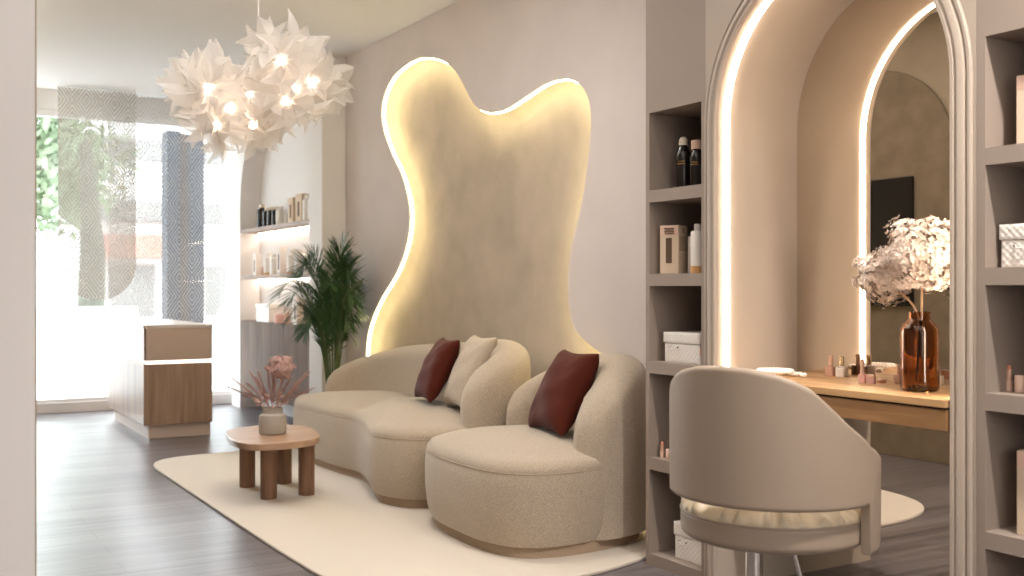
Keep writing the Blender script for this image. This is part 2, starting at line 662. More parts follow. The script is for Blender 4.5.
# led strip following the rim of the recess
rib = []
for i, (y, z) in enumerate(bl):
    a = bl[max(i - 1, 0)]
    b = bl[min(i + 1, len(bl) - 1)]
    t = Vector((b[0] - a[0], b[1] - a[1]))
    t.normalize()
    n = Vector((t.y, -t.x))       # towards the inside of the outline
    if (5.4 - y) * n.x + (1.2 - z) * n.y < 0 and not (5.3 > y > 4.6 and z > 1.9):
        pass
    rib.append((y, z, n))
cy = sum(p[0] for p in bl) / len(bl)
area2 = sum(bl[i][0] * bl[(i + 1) % len(bl)][1] - bl[(i + 1) % len(bl)][0] * bl[i][1] for i in range(len(bl)))
sg = 1 if area2 < 0 else -1
mb = MB()
vs, fs = [], []
for (y, z, n) in rib:
    for dn, x in ((0.001, 2.943), (0.006, 2.943), (0.006, 2.954), (0.001, 2.954)):
        vs.append((x, y + sg * n.x * dn, max(z + sg * n.y * dn, 0.004)))
for i in range(len(rib) - 1):
    for k in range(4):
        k2 = (k + 1) % 4
        fs.append((i * 4 + k, i * 4 + k2, (i + 1) * 4 + k2, (i + 1) * 4 + k))
mb.add(vs, fs)
tag(mb.build('led_strip', 'led_yel'), 'glowing soft yellow light strip around the wavy wall recess', 'light strip')

vs, fs = [], []
NF = 9
for (y, z, n) in rib:
    for q in range(NF + 1):
        t_ = q / NF * PI / 2
        dn, x = .085 * (1 - math.cos(t_)), 2.962 + .0565 * math.sin(t_)
        vs.append((x, y + sg * n.x * dn, max(z + sg * n.y * dn, 0.001)))
for i in range(len(rib) - 1):
    for k in range(NF):
        fs.append((i * (NF + 1) + k, i * (NF + 1) + k + 1, (i + 1) * (NF + 1) + k + 1, (i + 1) * (NF + 1) + k))
struct(MB().add(vs, fs).build('trim_2', 'recess', smooth=60))

# partition beside the camera, back walls
struct(MB().box(0.04, 0.315, 2.80, YW + 0.1, 0, ZC).build('wall_left', 'white'))
struct(MB().box(-3.2, 0.04, 5.0, 5.1, 0, ZC).build('wall_side_room', 'white'))
struct(MB().box(-3.2, -3.1, -2.0, 5.0, 0, ZC).build('wall_far_left', 'white'))
struct(MB().box(-3.1, 2.93, -2.0, -1.9, 0, ZC).build('wall_back', 'plaster'))

struct(MB().box(0.316, 0.322, 2.83, YW - .001, 0, ZC).build('wall_left_cladding', 'clad'))
# window wall
wmb = MB().box(0.315, 2.93, YW, YW + 0.12, 2.62, ZC)
struct(wmb.build('wall_window_head', 'white'))
struct(MB().box(0.315, 2.93, YW, YW + 0.14, 0, 0.09).build('trim_1', 'white', bevel=0.004))
win = thing('window_1', None, None, (1.6, YW + 0.05, 0.09))
win['kind'] = 'structure'
fr = MB().box(0.315, 2.93, YW + 0.02, YW + 0.09, 2.56, 2.62).box(0.315, 2.93, YW + 0.02, YW + 0.09, 0.09, 0.12) \
    .box(0.315, 0.36, YW + 0.02, YW + 0.09, 0.12, 2.56).box(2.885, 2.93, YW + 0.02, YW + 0.09, 0.12, 2.56)
fr.build('window_frame', 'white', win, bevel=0.004)
MB().box(0.36, 2.885, YW + 0.05, YW + 0.056, 0.12, 2.56).build('pane', 'glass', win)


# hanging printed screens
def screen(name, x0, x1, y, z0, r, m, label):
    pts = []
    for k in range(17):
        a = PI + PI / 2 * k / 16
        pts.append((x0 + r + r * math.cos(a), z0 + r + r * math.sin(a)))
    for k in range(17):
        a = 1.5 * PI + PI / 2 * k / 16
        pts.append((x1 - r + r * math.cos(a), z0 + r + r * math.sin(a)))
    pts += [(x1, ZC - 0.003), (x0, ZC - 0.003)]
    o = MB().prism(pts, y, y + 0.005, 'y').build(name, m)
    # both faces sit in x/z object space so the print stays on the sheet
    return tag(o, label, 'hanging screen', 'printed screens in front of the window')


screen('hanging_screen', 1.255, 1.888, 9.58, 0.977, 0.30, 'screen_a',
       'smoky diamond patterned hanging screen with round lower end, left of the two')
screen('hanging_screen', 1.675, 2.70, 9.66, 0.76, 0.28, 'screen_b',
       'wider clear diamond patterned hanging screen behind the reception desk, reaching lower')

# ---------------------------------------------------------------- far display unit (built against the wall)
Y0, Y1, YA, YB = 7.56, 9.35, 7.29, 9.61
un = thing('display_unit', 'tall white arched display unit with lit shelves beside the window', 'shelving unit', (2.83, 8.45, 0))
# arched front surround, solid from 2.74 to the wall
cyy, rr_, zs_ = (Y0 + Y1) / 2, (Y1 - Y0) / 2, 1.78
# split into left pier, right pier and arch block so the openings are real
arch = [(YB, 0), (YB, ZC), (YA, ZC), (YA, 0), (Y0, 0)]
arch += [(cyy - rr_ * math.cos(PI * k / 32), zs_ + rr_ * math.sin(PI * k / 32)) for k in range(33)]
arch += [(Y1, 0)]
MB().prism(arch, 2.742, 2.928, 'x').build('surround', 'white', un)
MB().box(2.922, 2.929, Y0, Y1, 0, 2.7).build('back_panel', 'white', un)
for z, c in ((1.60, 0), (1.188, 1)):
    MB().box(2.745, 2.922, Y0 + 0.001, Y1 - 0.001, z - 0.03, z).build('shelf', 'shelf_wood', un)
    l = MB().box(2.90, 2.915, Y0 + 0.03, Y1 - 0.03, z - 0.038, z - 0.0305).build('shelf_light', 'led_shelf', un)
cb = MB().box(2.76, 2.922, Y0 + 0.002, Y1 - 0.002, 0.155, 0.79).build('lower_cabinet', 'cab_wood', un)
for k in range(3):
    a = Y0 + 0.004 + k * (Y1 - Y0 - 0.008) / 3
    MB().box(2.742, 2.7595, a + 0.001, a + (Y1 - Y0 - 0.008) / 3 - 0.002, 0.155, 0.79).build('door', 'cab_wood', cb)

# ---------------------------------------------------------------- reception desk
rd = thing('reception_desk', 'small wood and taupe reception desk in front of the window', 'desk', (1.82, 8.4, 0))
MB().box(1.615, 2.055, 7.757, 9.05, 0, 0.10).build('plinth', 'plinth', rd, bevel=0.003)
MB().box(1.575, 2.060, 7.72, 9.10, 0.10, 0.535).build('lower_body', 'desk_wood', rd, bevel=0.004)
MB().box(1.600, 2.045, 7.74, 9.08, 0.536, 0.560).build('light_gap', 'led_desk', rd)
MB().box(1.575, 1.583, 7.72, 9.10, 0.561, 0.79).box(1.590, 2.060, 7.72, 9.10, 0.561, 0.79).build('upper_body', 'desk_box', rd, bevel=0.002)
MB().box(1.570, 2.062, 7.715, 9.105, 0.7905, 0.816).build('desk_top', 'desk_top', rd, bevel=0.003)

# ---------------------------------------------------------------- rug
rug = [(1.375, 6.2), (1.375, 5.2), (1.375, 4.4), (1.382, 3.95), (1.40, 3.66), (1.50, 3.42), (1.70, 3.27), (2.0, 3.205), (2.33, 3.225), (2.62, 3.305), (2.905, 3.36),
       (2.905, 4.5), (2.905, 5.8), (2.85, 6.62), (2.55, 6.75), (2.2, 6.79), (1.85, 6.80), (1.60, 6.775), (1.45, 6.68), (1.385, 6.50)]
rp = [(p.x, p.y) for p in catmull([(a, b, 0) for a, b in rug], 6, True)]
tag(MB().prism(rp, 0.0005, 0.014).build('rug', 'rug', bevel=0.004), 'large cream rounded rug under the sofa and the small table', 'rug')


# ---------------------------------------------------------------- upholstery builders
def offset_poly(pts, d):
    n = len(pts)
    out = []
    for i in range(n):
        a = Vector(pts[i - 1])
        b = Vector(pts[(i + 1) % n])
        t = (b - a)
        t.normalize()
        out.append((pts[i][0] + t.y * d, pts[i][1] - t.x * d))
    return out


def ccw(pts):
    a = sum(pts[i][0] * pts[(i + 1) % len(pts)][1] - pts[(i + 1) % len(pts)][0] * pts[i][1] for i in range(len(pts)))
    return pts if a > 0 else pts[::-1]


def seat_body(ctrl, levels, crown, crown_c, n=8, mod=None):
    """stack of outlines: levels = [(z, outward offset)], then a domed lid shrinking to crown centre"""
    base = ccw([(p.x, p.y) for p in catmull([(a, b, 0) for a, b in ctrl], n, True)])
    m = len(base)
    mb = MB()
    vs, fs = [], []
    for z, d in levels:
        o = offset_poly(base, d)
        vs += [(x, y, z) for x, y in o]
    z_e = levels[-1][0]
    last = offset_poly(base, levels[-1][1])
    for t in (0.06, 0.14, 0.26, 0.42, 0.60, 0.80):
        for x, y in last:
            h = crown * (1 - (1 - t) ** 2.6)
            px, py = x + (crown_c[0] - x) * t, y + (crown_c[1] - y) * t
            if mod:
                h += mod(px, py) * min(1, t * 5)
            vs.append((px, py, z_e + h))
    L = len(levels) + 6
    for j in range(L - 1):
        for k in range(m):
            k2 = (k + 1) % m
            fs.append((j * m + k, j * m + k2, (j + 1) * m + k2, (j + 1) * m + k))
    fs.append(tuple((L - 1) * m + k for k in range(m)))
    fs.append(tuple(range(m))[::-1])
    mb.add(vs, fs)
    return mb, base


def back_shell(stations, z0, n=6, thick_cap=True):
    """sweep: stations (x, y, half thickness, top height, inward lean). rounded top, rounded ends"""
    P = catmull([(s[0], s[1], 0) for s in stations], n)
    A = catmull([(s[2], s[3], 0) for s in stations], n)
    m = len(P)
    # arc length
    S_ = [0]
    for i in range(1, m):
        S_.append(S_[-1] + (P[i] - P[i - 1]).length)
    tot = S_[-1]
    prof_n = 10
    vs, fs = [], []
    rows = []
    idx = []
    samples = []
    for e in (0.0, 0.012, 0.035, 0.07):
        samples.append(e)
    for i in range(m):
        if 0.10 < S_[i] < tot - 0.10:
            samples.append(S_[i])
    for e in (0.07, 0.035, 0.012, 0.0):
        samples.append(tot - e)

    def at(s):
        for i in range(1, m):
            if S_[i] >= s - 1e-9:
                t = (s - S_[i - 1]) / max(S_[i] - S_[i - 1], 1e-9)
                d = (P[i] - P[i - 1]).normalized()
                return P[i - 1].lerp(P[i], t), d, A[i - 1].lerp(A[i], t)
        return P[-1], (P[-1] - P[-2]).normalized(), A[-1]
    for s in samples:
        p, d, a = at(s)
        e = min(s, tot - s)
        k = math.sqrt(max(0.0, 1 - (1 - min(e, 0.085) / 0.085) ** 2))
        k = max(k, 0.05)
        th = a.x * k
        top = a.y - 0.075 * (1 - k) 
        nrm = Vector((-d.y, d.x, 0))
        row = []
        r = min(a.x, 0.075)
        # profile from outer bottom, over the top, to inner bottom
        prof = [(-1.0, z0), (-1.03, z0 + 0.15), (-1.0, top - r * 1.5)]
        for q in range(1, prof_n):
            ang = PI * q / prof_n
            prof.append((-math.cos(ang), top - r * 1.3 + r * 1.3 * math.sin(ang) ** 0.9))
        prof += [(1.0, top - r * 1.5), (1.0, z0 + 0.15), (1.0, z0)]
        for u, z in prof:
            v = p + nrm * (u * th)
            row.append((v.x, v.y, z))
        rows.append(row)
    w = len(rows[0])
    for r_ in rows:
        vs += r_
    for i in range(len(rows) - 1):
        for k in range(w - 1):
            fs.append((i * w + k, i * w + k + 1, (i + 1) * w + k + 1, (i + 1) * w + k))
        fs.append((i * w + w - 1, i * w, (i + 1) * w, (i + 1) * w + w - 1))
    fs.append(tuple(range(w)))
    fs.append(tuple((len(rows) - 1) * w + k for k in range(w))[::-1])
    return MB().add(vs, fs)


def piping(base, z, d, r=0.004, arc=None):
    o = offset_poly(base, d)
    pts = [(x, y, z) for x, y in o]
    if arc:
        pts = [p for p in pts if arc(p)]
    return MB().tube(pts, r, 6, closed=arc is None)


def arm_seam(stations, s0, s1, n=6):
    """stitched seam along the outer top edge of the back that turns down behind the arm front"""
    P = catmull([(a[0], a[1], 0) for a in stations], n)
    A = catmull([(a[2], a[3], 0) for a in stations], n)
    L_ = [0]
    for i in range(1, len(P)):
        L_.append(L_[-1] + (P[i] - P[i - 1]).length)
    pts = []
    for i in range(1, len(P)):
        if s0 * L_[-1] < L_[i] < L_[-1] - s1:
            d = (P[i] - P[i - 1]).normalized()
            q = P[i] + Vector((-d.y, d.x, 0)) * (-(A[i].x * .93))
            pts.append((q.x, q.y, A[i].y - .055))
            last = (P[i] + Vector((-d.y, d.x, 0)) * (-(A[i].x * 1.03)), A[i].y)
    q, z = last
    for k in range(1, 8):
        pts.append((q.x, q.y, (z - .055) + (.37 - z + .055) * k / 7 - .012))
    return MB().tube(pts, .0028, 6)


# ---------------------------------------------------------------- sofa
sf = thing('sofa', 'long curved oatmeal sofa with low rounded back, under the glowing wall recess', 'sofa', (2.5, 5.4, 0.014))
so = [(2.78, 6.42), (2.55, 6.56), (2.33, 6.52), (2.22, 6.30), (2.215, 6.0), (2.225, 5.70), (2.255, 5.42), (2.20, 5.16), (2.13, 4.94), (2.10, 4.78),
      (2.16, 4.61), (2.32, 4.52), (2.60, 4.50), (2.80, 4.53), (2.86, 4.8), (2.86, 5.4), (2.86, 6.0), (2.85, 6.30)]
lv = [(0.060, 0.004), (0.10, 0.020), (0.20, 0.031), (0.28, 0.032), (0.335, 0.028), (0.350, 0.0235), (0.358, 0.0245), (0.375, 0.018), (0.392, 0.004)]
mb, sbase = seat_body(so, lv, 0.062, (2.52, 5.45), mod=lambda x, y: -0.022 * math.exp(-((((x - 2.25) * .42 - (y - 5.44) * .907) / .055) ** 2)))
mb.build('seat', 'boucle', sf, smooth=60)
pl, _ = seat_body(so, [(0.0145, -0.016), (0.05, -0.016), (0.0595, -0.016)], 0.0, (2.5, 5.4))
pl.build('plinth', 'plinth_fab', sf, smooth=40)
piping(sbase, 0.351, 0.0235, 0.0028).build('piping', 'piping', sf, smooth=60)
SB_ST = [(2.46, 6.47, .075, .50), (2.60, 6.46, .085, .585), (2.72, 6.30, .09, .65), (2.775, 5.95, .09, .715), (2.785, 5.5, .09, .755), (2.785, 5.05, .09, .785),
                 (2.785, 4.74, .10, .81), (2.72, 4.575, .105, .785), (2.57, 4.55, .105, .70), (2.44, 4.555, .10, .585)]
sb = back_shell(SB_ST, 0.06)
arm_seam(SB_ST, .55, .10).build('seam', 'piping', sf, smooth=60)
sb.build('backrest', 'boucle', sf, smooth=60)

# ---------------------------------------------------------------- armchair
ac = thing('armchair', 'wide rounded oatmeal armchair with curved back nearest the camera', 'armchair', (2.45, 3.95, 0.014))
ao = [(2.17, 4.33), (2.09, 4.15), (2.065, 3.90), (2.075, 3.66), (2.15, 3.51), (2.30, 3.455), (2.50, 3.475), (2.68, 3.56), (2.80, 3.72), (2.84, 3.95),
      (2.82, 4.20), (2.70, 4.35), (2.50, 4.40), (2.32, 4.41)]
mb, abase = seat_body(ao, lv, 0.060, (2.42, 3.98))
mb.build('seat', 'boucle', ac, smooth=60)
pl, _ = seat_body(ao[:5] + [(2.30, 3.45), (2.52, 3.455), (2.73, 3.52), (2.85, 3.67), (2.885, 3.95), (2.86, 4.20), (2.74, 4.37), (2.52, 4.40), (2.32, 4.41)], [(0.0145, -0.016), (0.05, -0.016), (0.0595, -0.016)], 0.0, (2.45, 3.95))
pl.build('plinth', 'plinth_fab', ac, smooth=40)
piping(abase, 0.351, 0.0235, 0.0028).build('piping', 'piping', ac, smooth=60)
AB_ST = [(2.57, 4.33, .075, .54), (2.68, 4.325, .085, .63), (2.765, 4.22, .085, .70), (2.80, 4.0, .09, .76), (2.79, 3.76, .10, .79),
                 (2.70, 3.595, .105, .775), (2.55, 3.545, .105, .67), (2.43, 3.545, .095, .545)]
ab = back_shell(AB_ST, 0.06)
arm_seam(AB_ST, .55, .12).build('seam', 'piping', ac, smooth=60)
ab.build('backrest', 'boucle', ac, smooth=60)


# ---------------------------------------------------------------- cushions
def cushion(name, m, label, c, right, up, w, h, t, seed, group=None):
    """pillow: square panel puffed in the middle, corners pulled out"""
    rng = random.Random(seed)
    right = Vector(right).normalized()
    up = Vector(up)
    up = (up - right * up.dot(right)).normalized()
    nrm = right.cross(up)
    N_ = 18
    mb = MB()
    vs, fs = [], []
    ph = [rng.uniform(0, 6) for _ in range(6)]
    for side in (1, -1):
        for i in range(N_ + 1):
            for j in range(N_ + 1):
                u, v = i / N_ * 2 - 1, j / N_ * 2 - 1
                e = (1 - u ** 4) * (1 - v ** 4)
                f = max(0.0, 1 - u * u) ** 0.42 * max(0.0, 1 - v * v) ** 0.42
                pull_u = 1 - 0.09 * (1 - v * v) * abs(u) ** 1.0
                pull_v = 1 - 0.09 * (1 - u * u)
                wr = 0.004 * math.sin(5 * u + 3 * v + ph[0]) * e + 0.003 * math.sin(9 * v - 4 * u + ph[1]) * e
                wr += 0.005 * math.exp(-((u * v - 0.35) ** 2) * 30) * math.sin(14 * (u - v) + ph[2]) * f
                d = t / 2 * f + wr * (f > 0.05)
                p = Vector(c) + right * (u * w / 2 * (1 - 0.09 * (1 - v * v))) + up * (v * h / 2 * pull_v) + nrm * (side * d)
                vs.append(p)
    K = (N_ + 1) ** 2
    for sd in (0, 1):
        for i in range(N_):
            for j in range(N_):
                a = sd * K + i * (N_ + 1) + j
                q = (a, a + N_ + 1, a + N_ + 2, a + 1)
                fs.append(q if sd == 0 else q[::-1])
    mb.add(vs, fs)
    o = mb.build(name, m, smooth=75)
    bm_ = bmesh.new()
    bm_.from_mesh(o.data)
    bmesh.ops.remove_doubles(bm_, verts=bm_.verts, dist=0.0004)
    bmesh.ops.recalc_face_normals(bm_, faces=bm_.faces)
    bm_.to_mesh(o.data)
    bm_.free()
    md = o.modifiers.new('subdivision', 'SUBSURF')
    md.levels = 1
    md.render_levels = 1
    tag(o, label, 'cushion', group)
    return o


R_ = Vector((math.cos(TH), -math.sin(TH), 0))   # horizontal axes used to describe how each cushion stands
F_ = Vector((math.sin(TH), math.cos(TH), 0))


def lean(turn, tip):
    """turn: angle of the cushion face from broadside, tip: lean to the right, degrees"""
    a, b = math.radians(turn), math.radians(tip)
    r = R_ * math.cos(a) + F_ * math.sin(a)
    side = R_
    up = Vector((0, 0, 1)) * math.cos(b) + side * math.sin(b)
    return r, up


r, u = lean(-68, 29)
cushion('cushion', 'red', 'rust red satin cushion leaning inside the armchair', (2.565, 3.85, 0.625), r, u, 0.37, 0.41, 0.17, 3)
r, u = lean(-70, 28)
cushion('cushion', 'red', 'rust red satin cushion on the long sofa, beside the beige one', (2.60, 5.15, 0.635), r, u, 0.33, 0.39, 0.14, 5)
r, u = lean(-68, 26)
cushion('cushion', 'linen', 'beige linen cushion leaning against the sofa armrest', (2.64, 4.84, 0.64), r, u, 0.35, 0.43, 0.16, 8)

# ---------------------------------------------------------------- side table
TZ = 0.33
tb = thing('side_table', 'small walnut side table with rounded top and four round legs', 'side table', (1.75, 5.30, 0.014))
tt = [(1.505, 5.37), (1.475, 5.12), (1.525, 4.96), (1.69, 4.925), (1.87, 5.02), (1.96, 5.34), (1.94, 5.52), (1.83, 5.645), (1.68, 5.60), (1.56, 5.53)]
tp = [(p.x, p.y) for p in catmull([(a, b, 0) for a, b in tt], 6, True)]
MB().prism(tp, TZ - 0.034, TZ).build('table_top', 'walnut_top', tb, smooth=40, bevel=0.006, seg=3)
for x, y in ((1.668, 5.555), (1.668, 5.19), (1.872, 5.555), (1.868, 5.19)):
    MB().lathe([(0.042, 0.0145), (0.042, TZ - 0.034)], (x, y, 0), 28).build('leg', 'walnut', tb, smooth=40)

vz = thing('vase', 'matt grey clay vase on the small walnut table', 'vase', (1.715, 5.27, TZ))
MB().lathe([(0.001, 0.0), (0.064, 0.0), (0.069, 0.004), (0.070, 0.02), (0.070, 0.088), (0.066, 0.098), (0.052, 0.104), (0.050, 0.110),
            (0.051, 0.132), (0.052, 0.134), (0.046, 0.134), (0.045, 0.112), (0.045, 0.02), (0.001, 0.02)], (1.715, 5.27, TZ + 0.0005), 36, False) \
    .build('body', 'clay', vz, smooth=35)

random.seed(11)


def blossom_ball(c, r, n, leaf, squash=1.0, seed=1):
    """cloud of tiny four petal florets spread over and inside a rounded head"""
    rng = random.Random(seed)
    mb = MB()
    for i in range(n):
        z = rng.uniform(-1, 1)
        a = rng.uniform(0, 2 * PI)
        q = math.sqrt(1 - z * z)
        d = Vector((q * math.cos(a), q * math.sin(a), z))
        bump_ = 1 + 0.16 * math.sin(d.x * 7 + seed) * math.sin(d.y * 6 + 2) + 0.12 * math.sin(d.z * 9 + seed * 2)
        rr = r * bump_ * rng.choice((1.0, 0.98, 0.92, 0.84, 0.72))
        p = Vector(c) + Vector((d.x * rr, d.y * rr, d.z * rr * squash))
        t1 = d.cross(Vector((rng.uniform(-1, 1), rng.uniform(-1, 1), rng.uniform(-1, 1)))).normalized()
        t2 = d.cross(t1)
        s = leaf * rng.uniform(0.7, 1.25)
        for k in range(4):
            aa = k * PI / 2 + rng.uniform(-.3, .3)
            dir_ = t1 * math.cos(aa) + t2 * math.sin(aa)
            sid = t1 * -math.sin(aa) + t2 * math.cos(aa)
            up = d * rng.uniform(0.1, 0.6)
            mb.add([p, p + (dir_ * 0.55 + sid * 0.42 + up * 0.4) * s, p + (dir_ * 1.05 + up) * s, p + (dir_ * 0.55 - sid * 0.42 + up * 0.4) * s],
                   [(0, 1, 2, 3)])
    return mb


def plume(path, w, n, seed, hair=0.02):
    """feathery dried grass: spine with short hairs"""
    rng = random.Random(seed)
    P = catmull(path, 10)
    mb = MB().tube(P, 0.0013, 5)
    m = len(P)
    for i in range(n):
        t = 0.35 + 0.65 * rng.random()
        k = min(int(t * (m - 1)), m - 2)
        p = P[k]
        d = (P[k + 1] - P[k]).normalized()
        a = d.cross(Vector((rng.uniform(-1, 1), rng.uniform(-1, 1), rng.uniform(-1, 1)))).normalized()
        tip = p + d * hair * rng.uniform(.8, 1.6) + a * w * rng.uniform(.4, 1) * math.sin(PI * min(1, (t - .3) / .72)) ** .5
        s = d.cross(a) * 0.0009
        mb.add([p - s, p + s, tip + s * .6, tip - s * .6], [(0, 1, 2, 3)])
    return mb


vb = (1.715, 5.27, TZ + 0.06)
fl = thing('dried_flower_bunch', 'dusty pink dried flowers and grasses standing in the clay vase', 'dried flowers', vb)
head = Vector((1.752, 5.25, 0.672))
blossom_ball(head, 0.066, 1100, 0.0075, 0.9, 4).build('flower_head', 'dry_pink', fl)
MB().tube(catmull([vb, (1.74, 5.25, 0.50), (1.752, 5.25, 0.61)], 6), 0.002, 6).build('stem', 'stem', fl)
rng = random.Random(5)
for i in range(15):
    ang = -1.35 + 2.7 * i / 14 + rng.uniform(-.1, .1)     # fan out left to right as the bunch does
    dep = rng.uniform(-0.06, 0.06)
    ln = rng.uniform(0.10, 0.15) + 0.10 * abs(math.sin(ang)) * (i % 3 != 1)
    top = Vector(vb) + R_ * (math.sin(ang) * ln) + F_ * dep + Vector((0, 0, 0.075 + ln * math.cos(ang) * 0.85 + 0.05))
    mid = Vector(vb) + R_ * (math.sin(ang) * ln * .25) + F_ * dep * .4 + Vector((0, 0, 0.085))
    plume([vb, mid, (mid + top) / 2 + Vector((0, 0, .008)), top], 0.016, 110, i + 20, 0.026).build('grass_plume', 'dry_pink2', fl)
lm = MB()
for i in range(46):
    ang = rng.uniform(-1.3, 1.3)
    ln = rng.uniform(0.02, 0.085)
    p = Vector(vb) + R_ * (math.sin(ang) * ln) + F_ * rng.uniform(-.05, .03) + Vector((0, 0, 0.08 + rng.uniform(0.0, 0.07)))
    d = (R_ * math.sin(ang) + Vector((0, 0, rng.uniform(-.3, 1))) - F_ * rng.uniform(0, .8)).normalized()
    s = d.cross(Vector((rng.uniform(-1, 1), rng.uniform(-1, 1), rng.uniform(-1, 1)))).normalized() * 0.006
    lm.add([p, p + d * .011 + s, p + d * .028, p + d * .011 - s], [(0, 1, 2, 3)])
lm.build('small_leaves', M['dry_pink'], fl)

# ---------------------------------------------------------------- palm
pm = thing('potted_palm', 'tall dark green areca palm in a pot behind the sofa end', 'potted plant', (2.66, 6.86, 0.0))
MB().lathe([(0.001, 0), (0.10, 0), (0.115, 0.02), (0.14, 0.26), (0.146, 0.27), (0.134, 0.27), (0.13, 0.235), (0.001, 0.235)], (2.66, 6.86, 0.0005), 32, False) \
    .build('pot', 'pot', pm, smooth=35)
MB().lathe([(0.001, 0), (0.129, 0), (0.001, 0.006)], (2.66, 6.86, 0.236), 24, False).build('soil', 'soil', pm)
rng = random.Random(21)


def frond(base, dirx, diry, height, reach, droop, nl, ll, seed):
    rg = random.Random(seed)
    b = Vector(base)
    h = Vector((dirx, diry, 0)).normalized()
    pts = [b, b + h * reach * 0.10 + Vector((0, 0, height * 0.45)), b + h * reach * 0.40 + Vector((0, 0, height * 0.85)),
           b + h * reach * 0.75 + Vector((0, 0, height * 1.0)), b + h * reach + Vector((0, 0, height * (1.0 - droop)))]
    P = catmull(pts, 12)
    m = len(P)
    stem = MB().tube(P, [0.007 * (1 - .8 * i / (m - 1)) for i in range(m)], 6)
    lf = MB()
    side0 = h.cross(Vector((0, 0, 1))).normalized()
    for i in range(nl):
        t = 0.34 + 0.66 * i / (nl - 1)
        k = min(int(t * (m - 1)), m - 2)
        p = P[k].lerp(P[k + 1], t * (m - 1) - k)
        d = (P[k + 1] - P[k]).normalized()
        up = side0.cross(d).normalized()
        L_ = ll * (math.sin(PI * (0.18 + 0.74 * (t - .34) / .66)) ** .7) * rg.uniform(.85, 1.1)
        for s in (-1, 1):
            a = math.radians(rg.uniform(32, 46) * (1.25 - .6 * t))
            dr = (d * math.cos(a) + side0 * s * math.sin(a) + up * rg.uniform(.05, .3)).normalized()
            w = dr.cross(up).normalized() * 0.0036
            q1 = p + dr * L_ * .35 + Vector((0, 0, .004))
            q2 = p + dr * L_ * .75 - Vector((0, 0, L_ * .02))
            q3 = p + dr * L_ - Vector((0, 0, L_ * .08))
            for q_ in (q1, q2, q3):
                q_.x = min(q_.x, 2.915)
            lf.add([p, q1 + w, q2 + w * .8, q3, q2 - w * .8, q1 - w], [(0, 1, 5), (1, 2, 4, 5), (2, 3, 4)])
    return stem, lf


nf = 28
for i in range(nf):
    a = 2 * PI * i * 0.382 + rng.uniform(-.2, .2)
    inner = i / nf
    hgt = 1.10 - 0.52 * inner + rng.uniform(-.06, .06)
    rc = 0.12 + 0.25 * math.sin(PI * min(1, inner * .9)) * rng.uniform(.7, 1.1)
    dx, dy = math.cos(a), math.sin(a)
    if dx > 0.2:
        rc *= 0.5
    st, lf = frond((2.66 + 0.03 * dx, 6.86 + 0.03 * dy, 0.238), dx, dy, hgt, rc, 0.02 + 0.14 * inner, 44, 0.19, i)
    so_ = st.build('frond', 'palm_stem', pm, smooth=60)
    lf.build('leaflets', 'palm', so_)


# ---------------------------------------------------------------- chandelier
CH = Vector((1.668, 5.36, 2.10))
cl = thing('chandelier', 'cluster chandelier of white frosted petals with glowing bulbs hanging from the ceiling', 'chandelier', (CH.x, CH.y, ZC))
MB().tube([(CH.x, CH.y, ZC - 0.02), (CH.x, CH.y, CH.z + 0.05)], 0.0035, 8).build('cable', 'white', cl)
MB().lathe([(0.001, 0), (0.06, 0), (0.06, 0.02), (0.001, 0.02)], (CH.x, CH.y, ZC - 0.0205), 32, False).build('ceiling_rose', 'white', cl, smooth=35)
PX = 5.45 / 1048.0


def chp(x, y, d=0.0):
    return CH + R_ * ((x - 258) * PX) + Vector((0, 0, (90 - y) * PX)) + F_ * d


def flower(c, r, n, out, seed):
    """petals like folded pointed leaves radiating from the bulb, mostly into the direction out"""
    rg = random.Random(seed)
    mb = MB()
    out = Vector(out).normalized()
    for i in range(n):
        z = 1 - 2 * (i + .5) / n
        a = i * 2.39996 + rg.uniform(-.25, .25)
        q = math.sqrt(max(0, 1 - z * z))
        d = Vector((q * math.cos(a), q * math.sin(a), z))
        if d.dot(out) < -0.35:
            continue
        L_ = r * rg.uniform(.72, 1.12)
        w = r * rg.uniform(.17, .27)
        t = d.cross(Vector((rg.uniform(-1, 1), rg.uniform(-1, 1), rg.uniform(-1, 1)))).normalized()
        b = d.cross(t)
        c0 = Vector(c) + d * 0.018
        rows = []
        for (s, ww, lift) in ((0.0, .25, 0), (.25, .75, .10), (.5, 1.0, .12), (.72, .82, .04), (.9, .38, -.08), (1.0, .04, -.16)):
            pc = c0 + d * (L_ * s) + b * (lift * r * .6)
            rows.append((pc - t * w * ww + b * w * ww * .55, pc, pc + t * w * ww + b * w * ww * .55))
        vs = [v for row in rows for v in row]
        fs = []
        for k in range(len(rows) - 1):
            fs += [(k * 3, k * 3 + 1, k * 3 + 4, k * 3 + 3), (k * 3 + 1, k * 3 + 2, k * 3 + 5, k * 3 + 4)]
        mb.add(vs, fs)
    return mb


spots = [(215, 91, -.13, .235), (223, 127, -.12, .18), (197, 82, .05, .20), (287, 63, -.13, .235), (291, 103, -.12, .21), (311, 80, .03, .22), (252, 122, .02, .18), (250, 92, .0, .17),
         (222, 100, .14, .24), (290, 80, .15, .24)]
cA, cB = chp(220, 104), chp(296, 82)
for i, (x, y, d, r) in enumerate(spots):
    c = chp(x, y, d)
    base = cA if x < 257 else cB
    out = c - base
    fo = flower(c, r, 52, out, 40 + i).build('petal_flower', 'petal', cl, smooth=30)
    MB().tube([c + Vector((0, 0, 0.0)), base + Vector((0, 0, .02)), (CH.x, CH.y, CH.z + .05)], 0.002, 6).build('arm', 'white', fo)
    MB().ball(c, 0.021, 14, 8).build('bulb', 'bulb', fo, smooth=60)


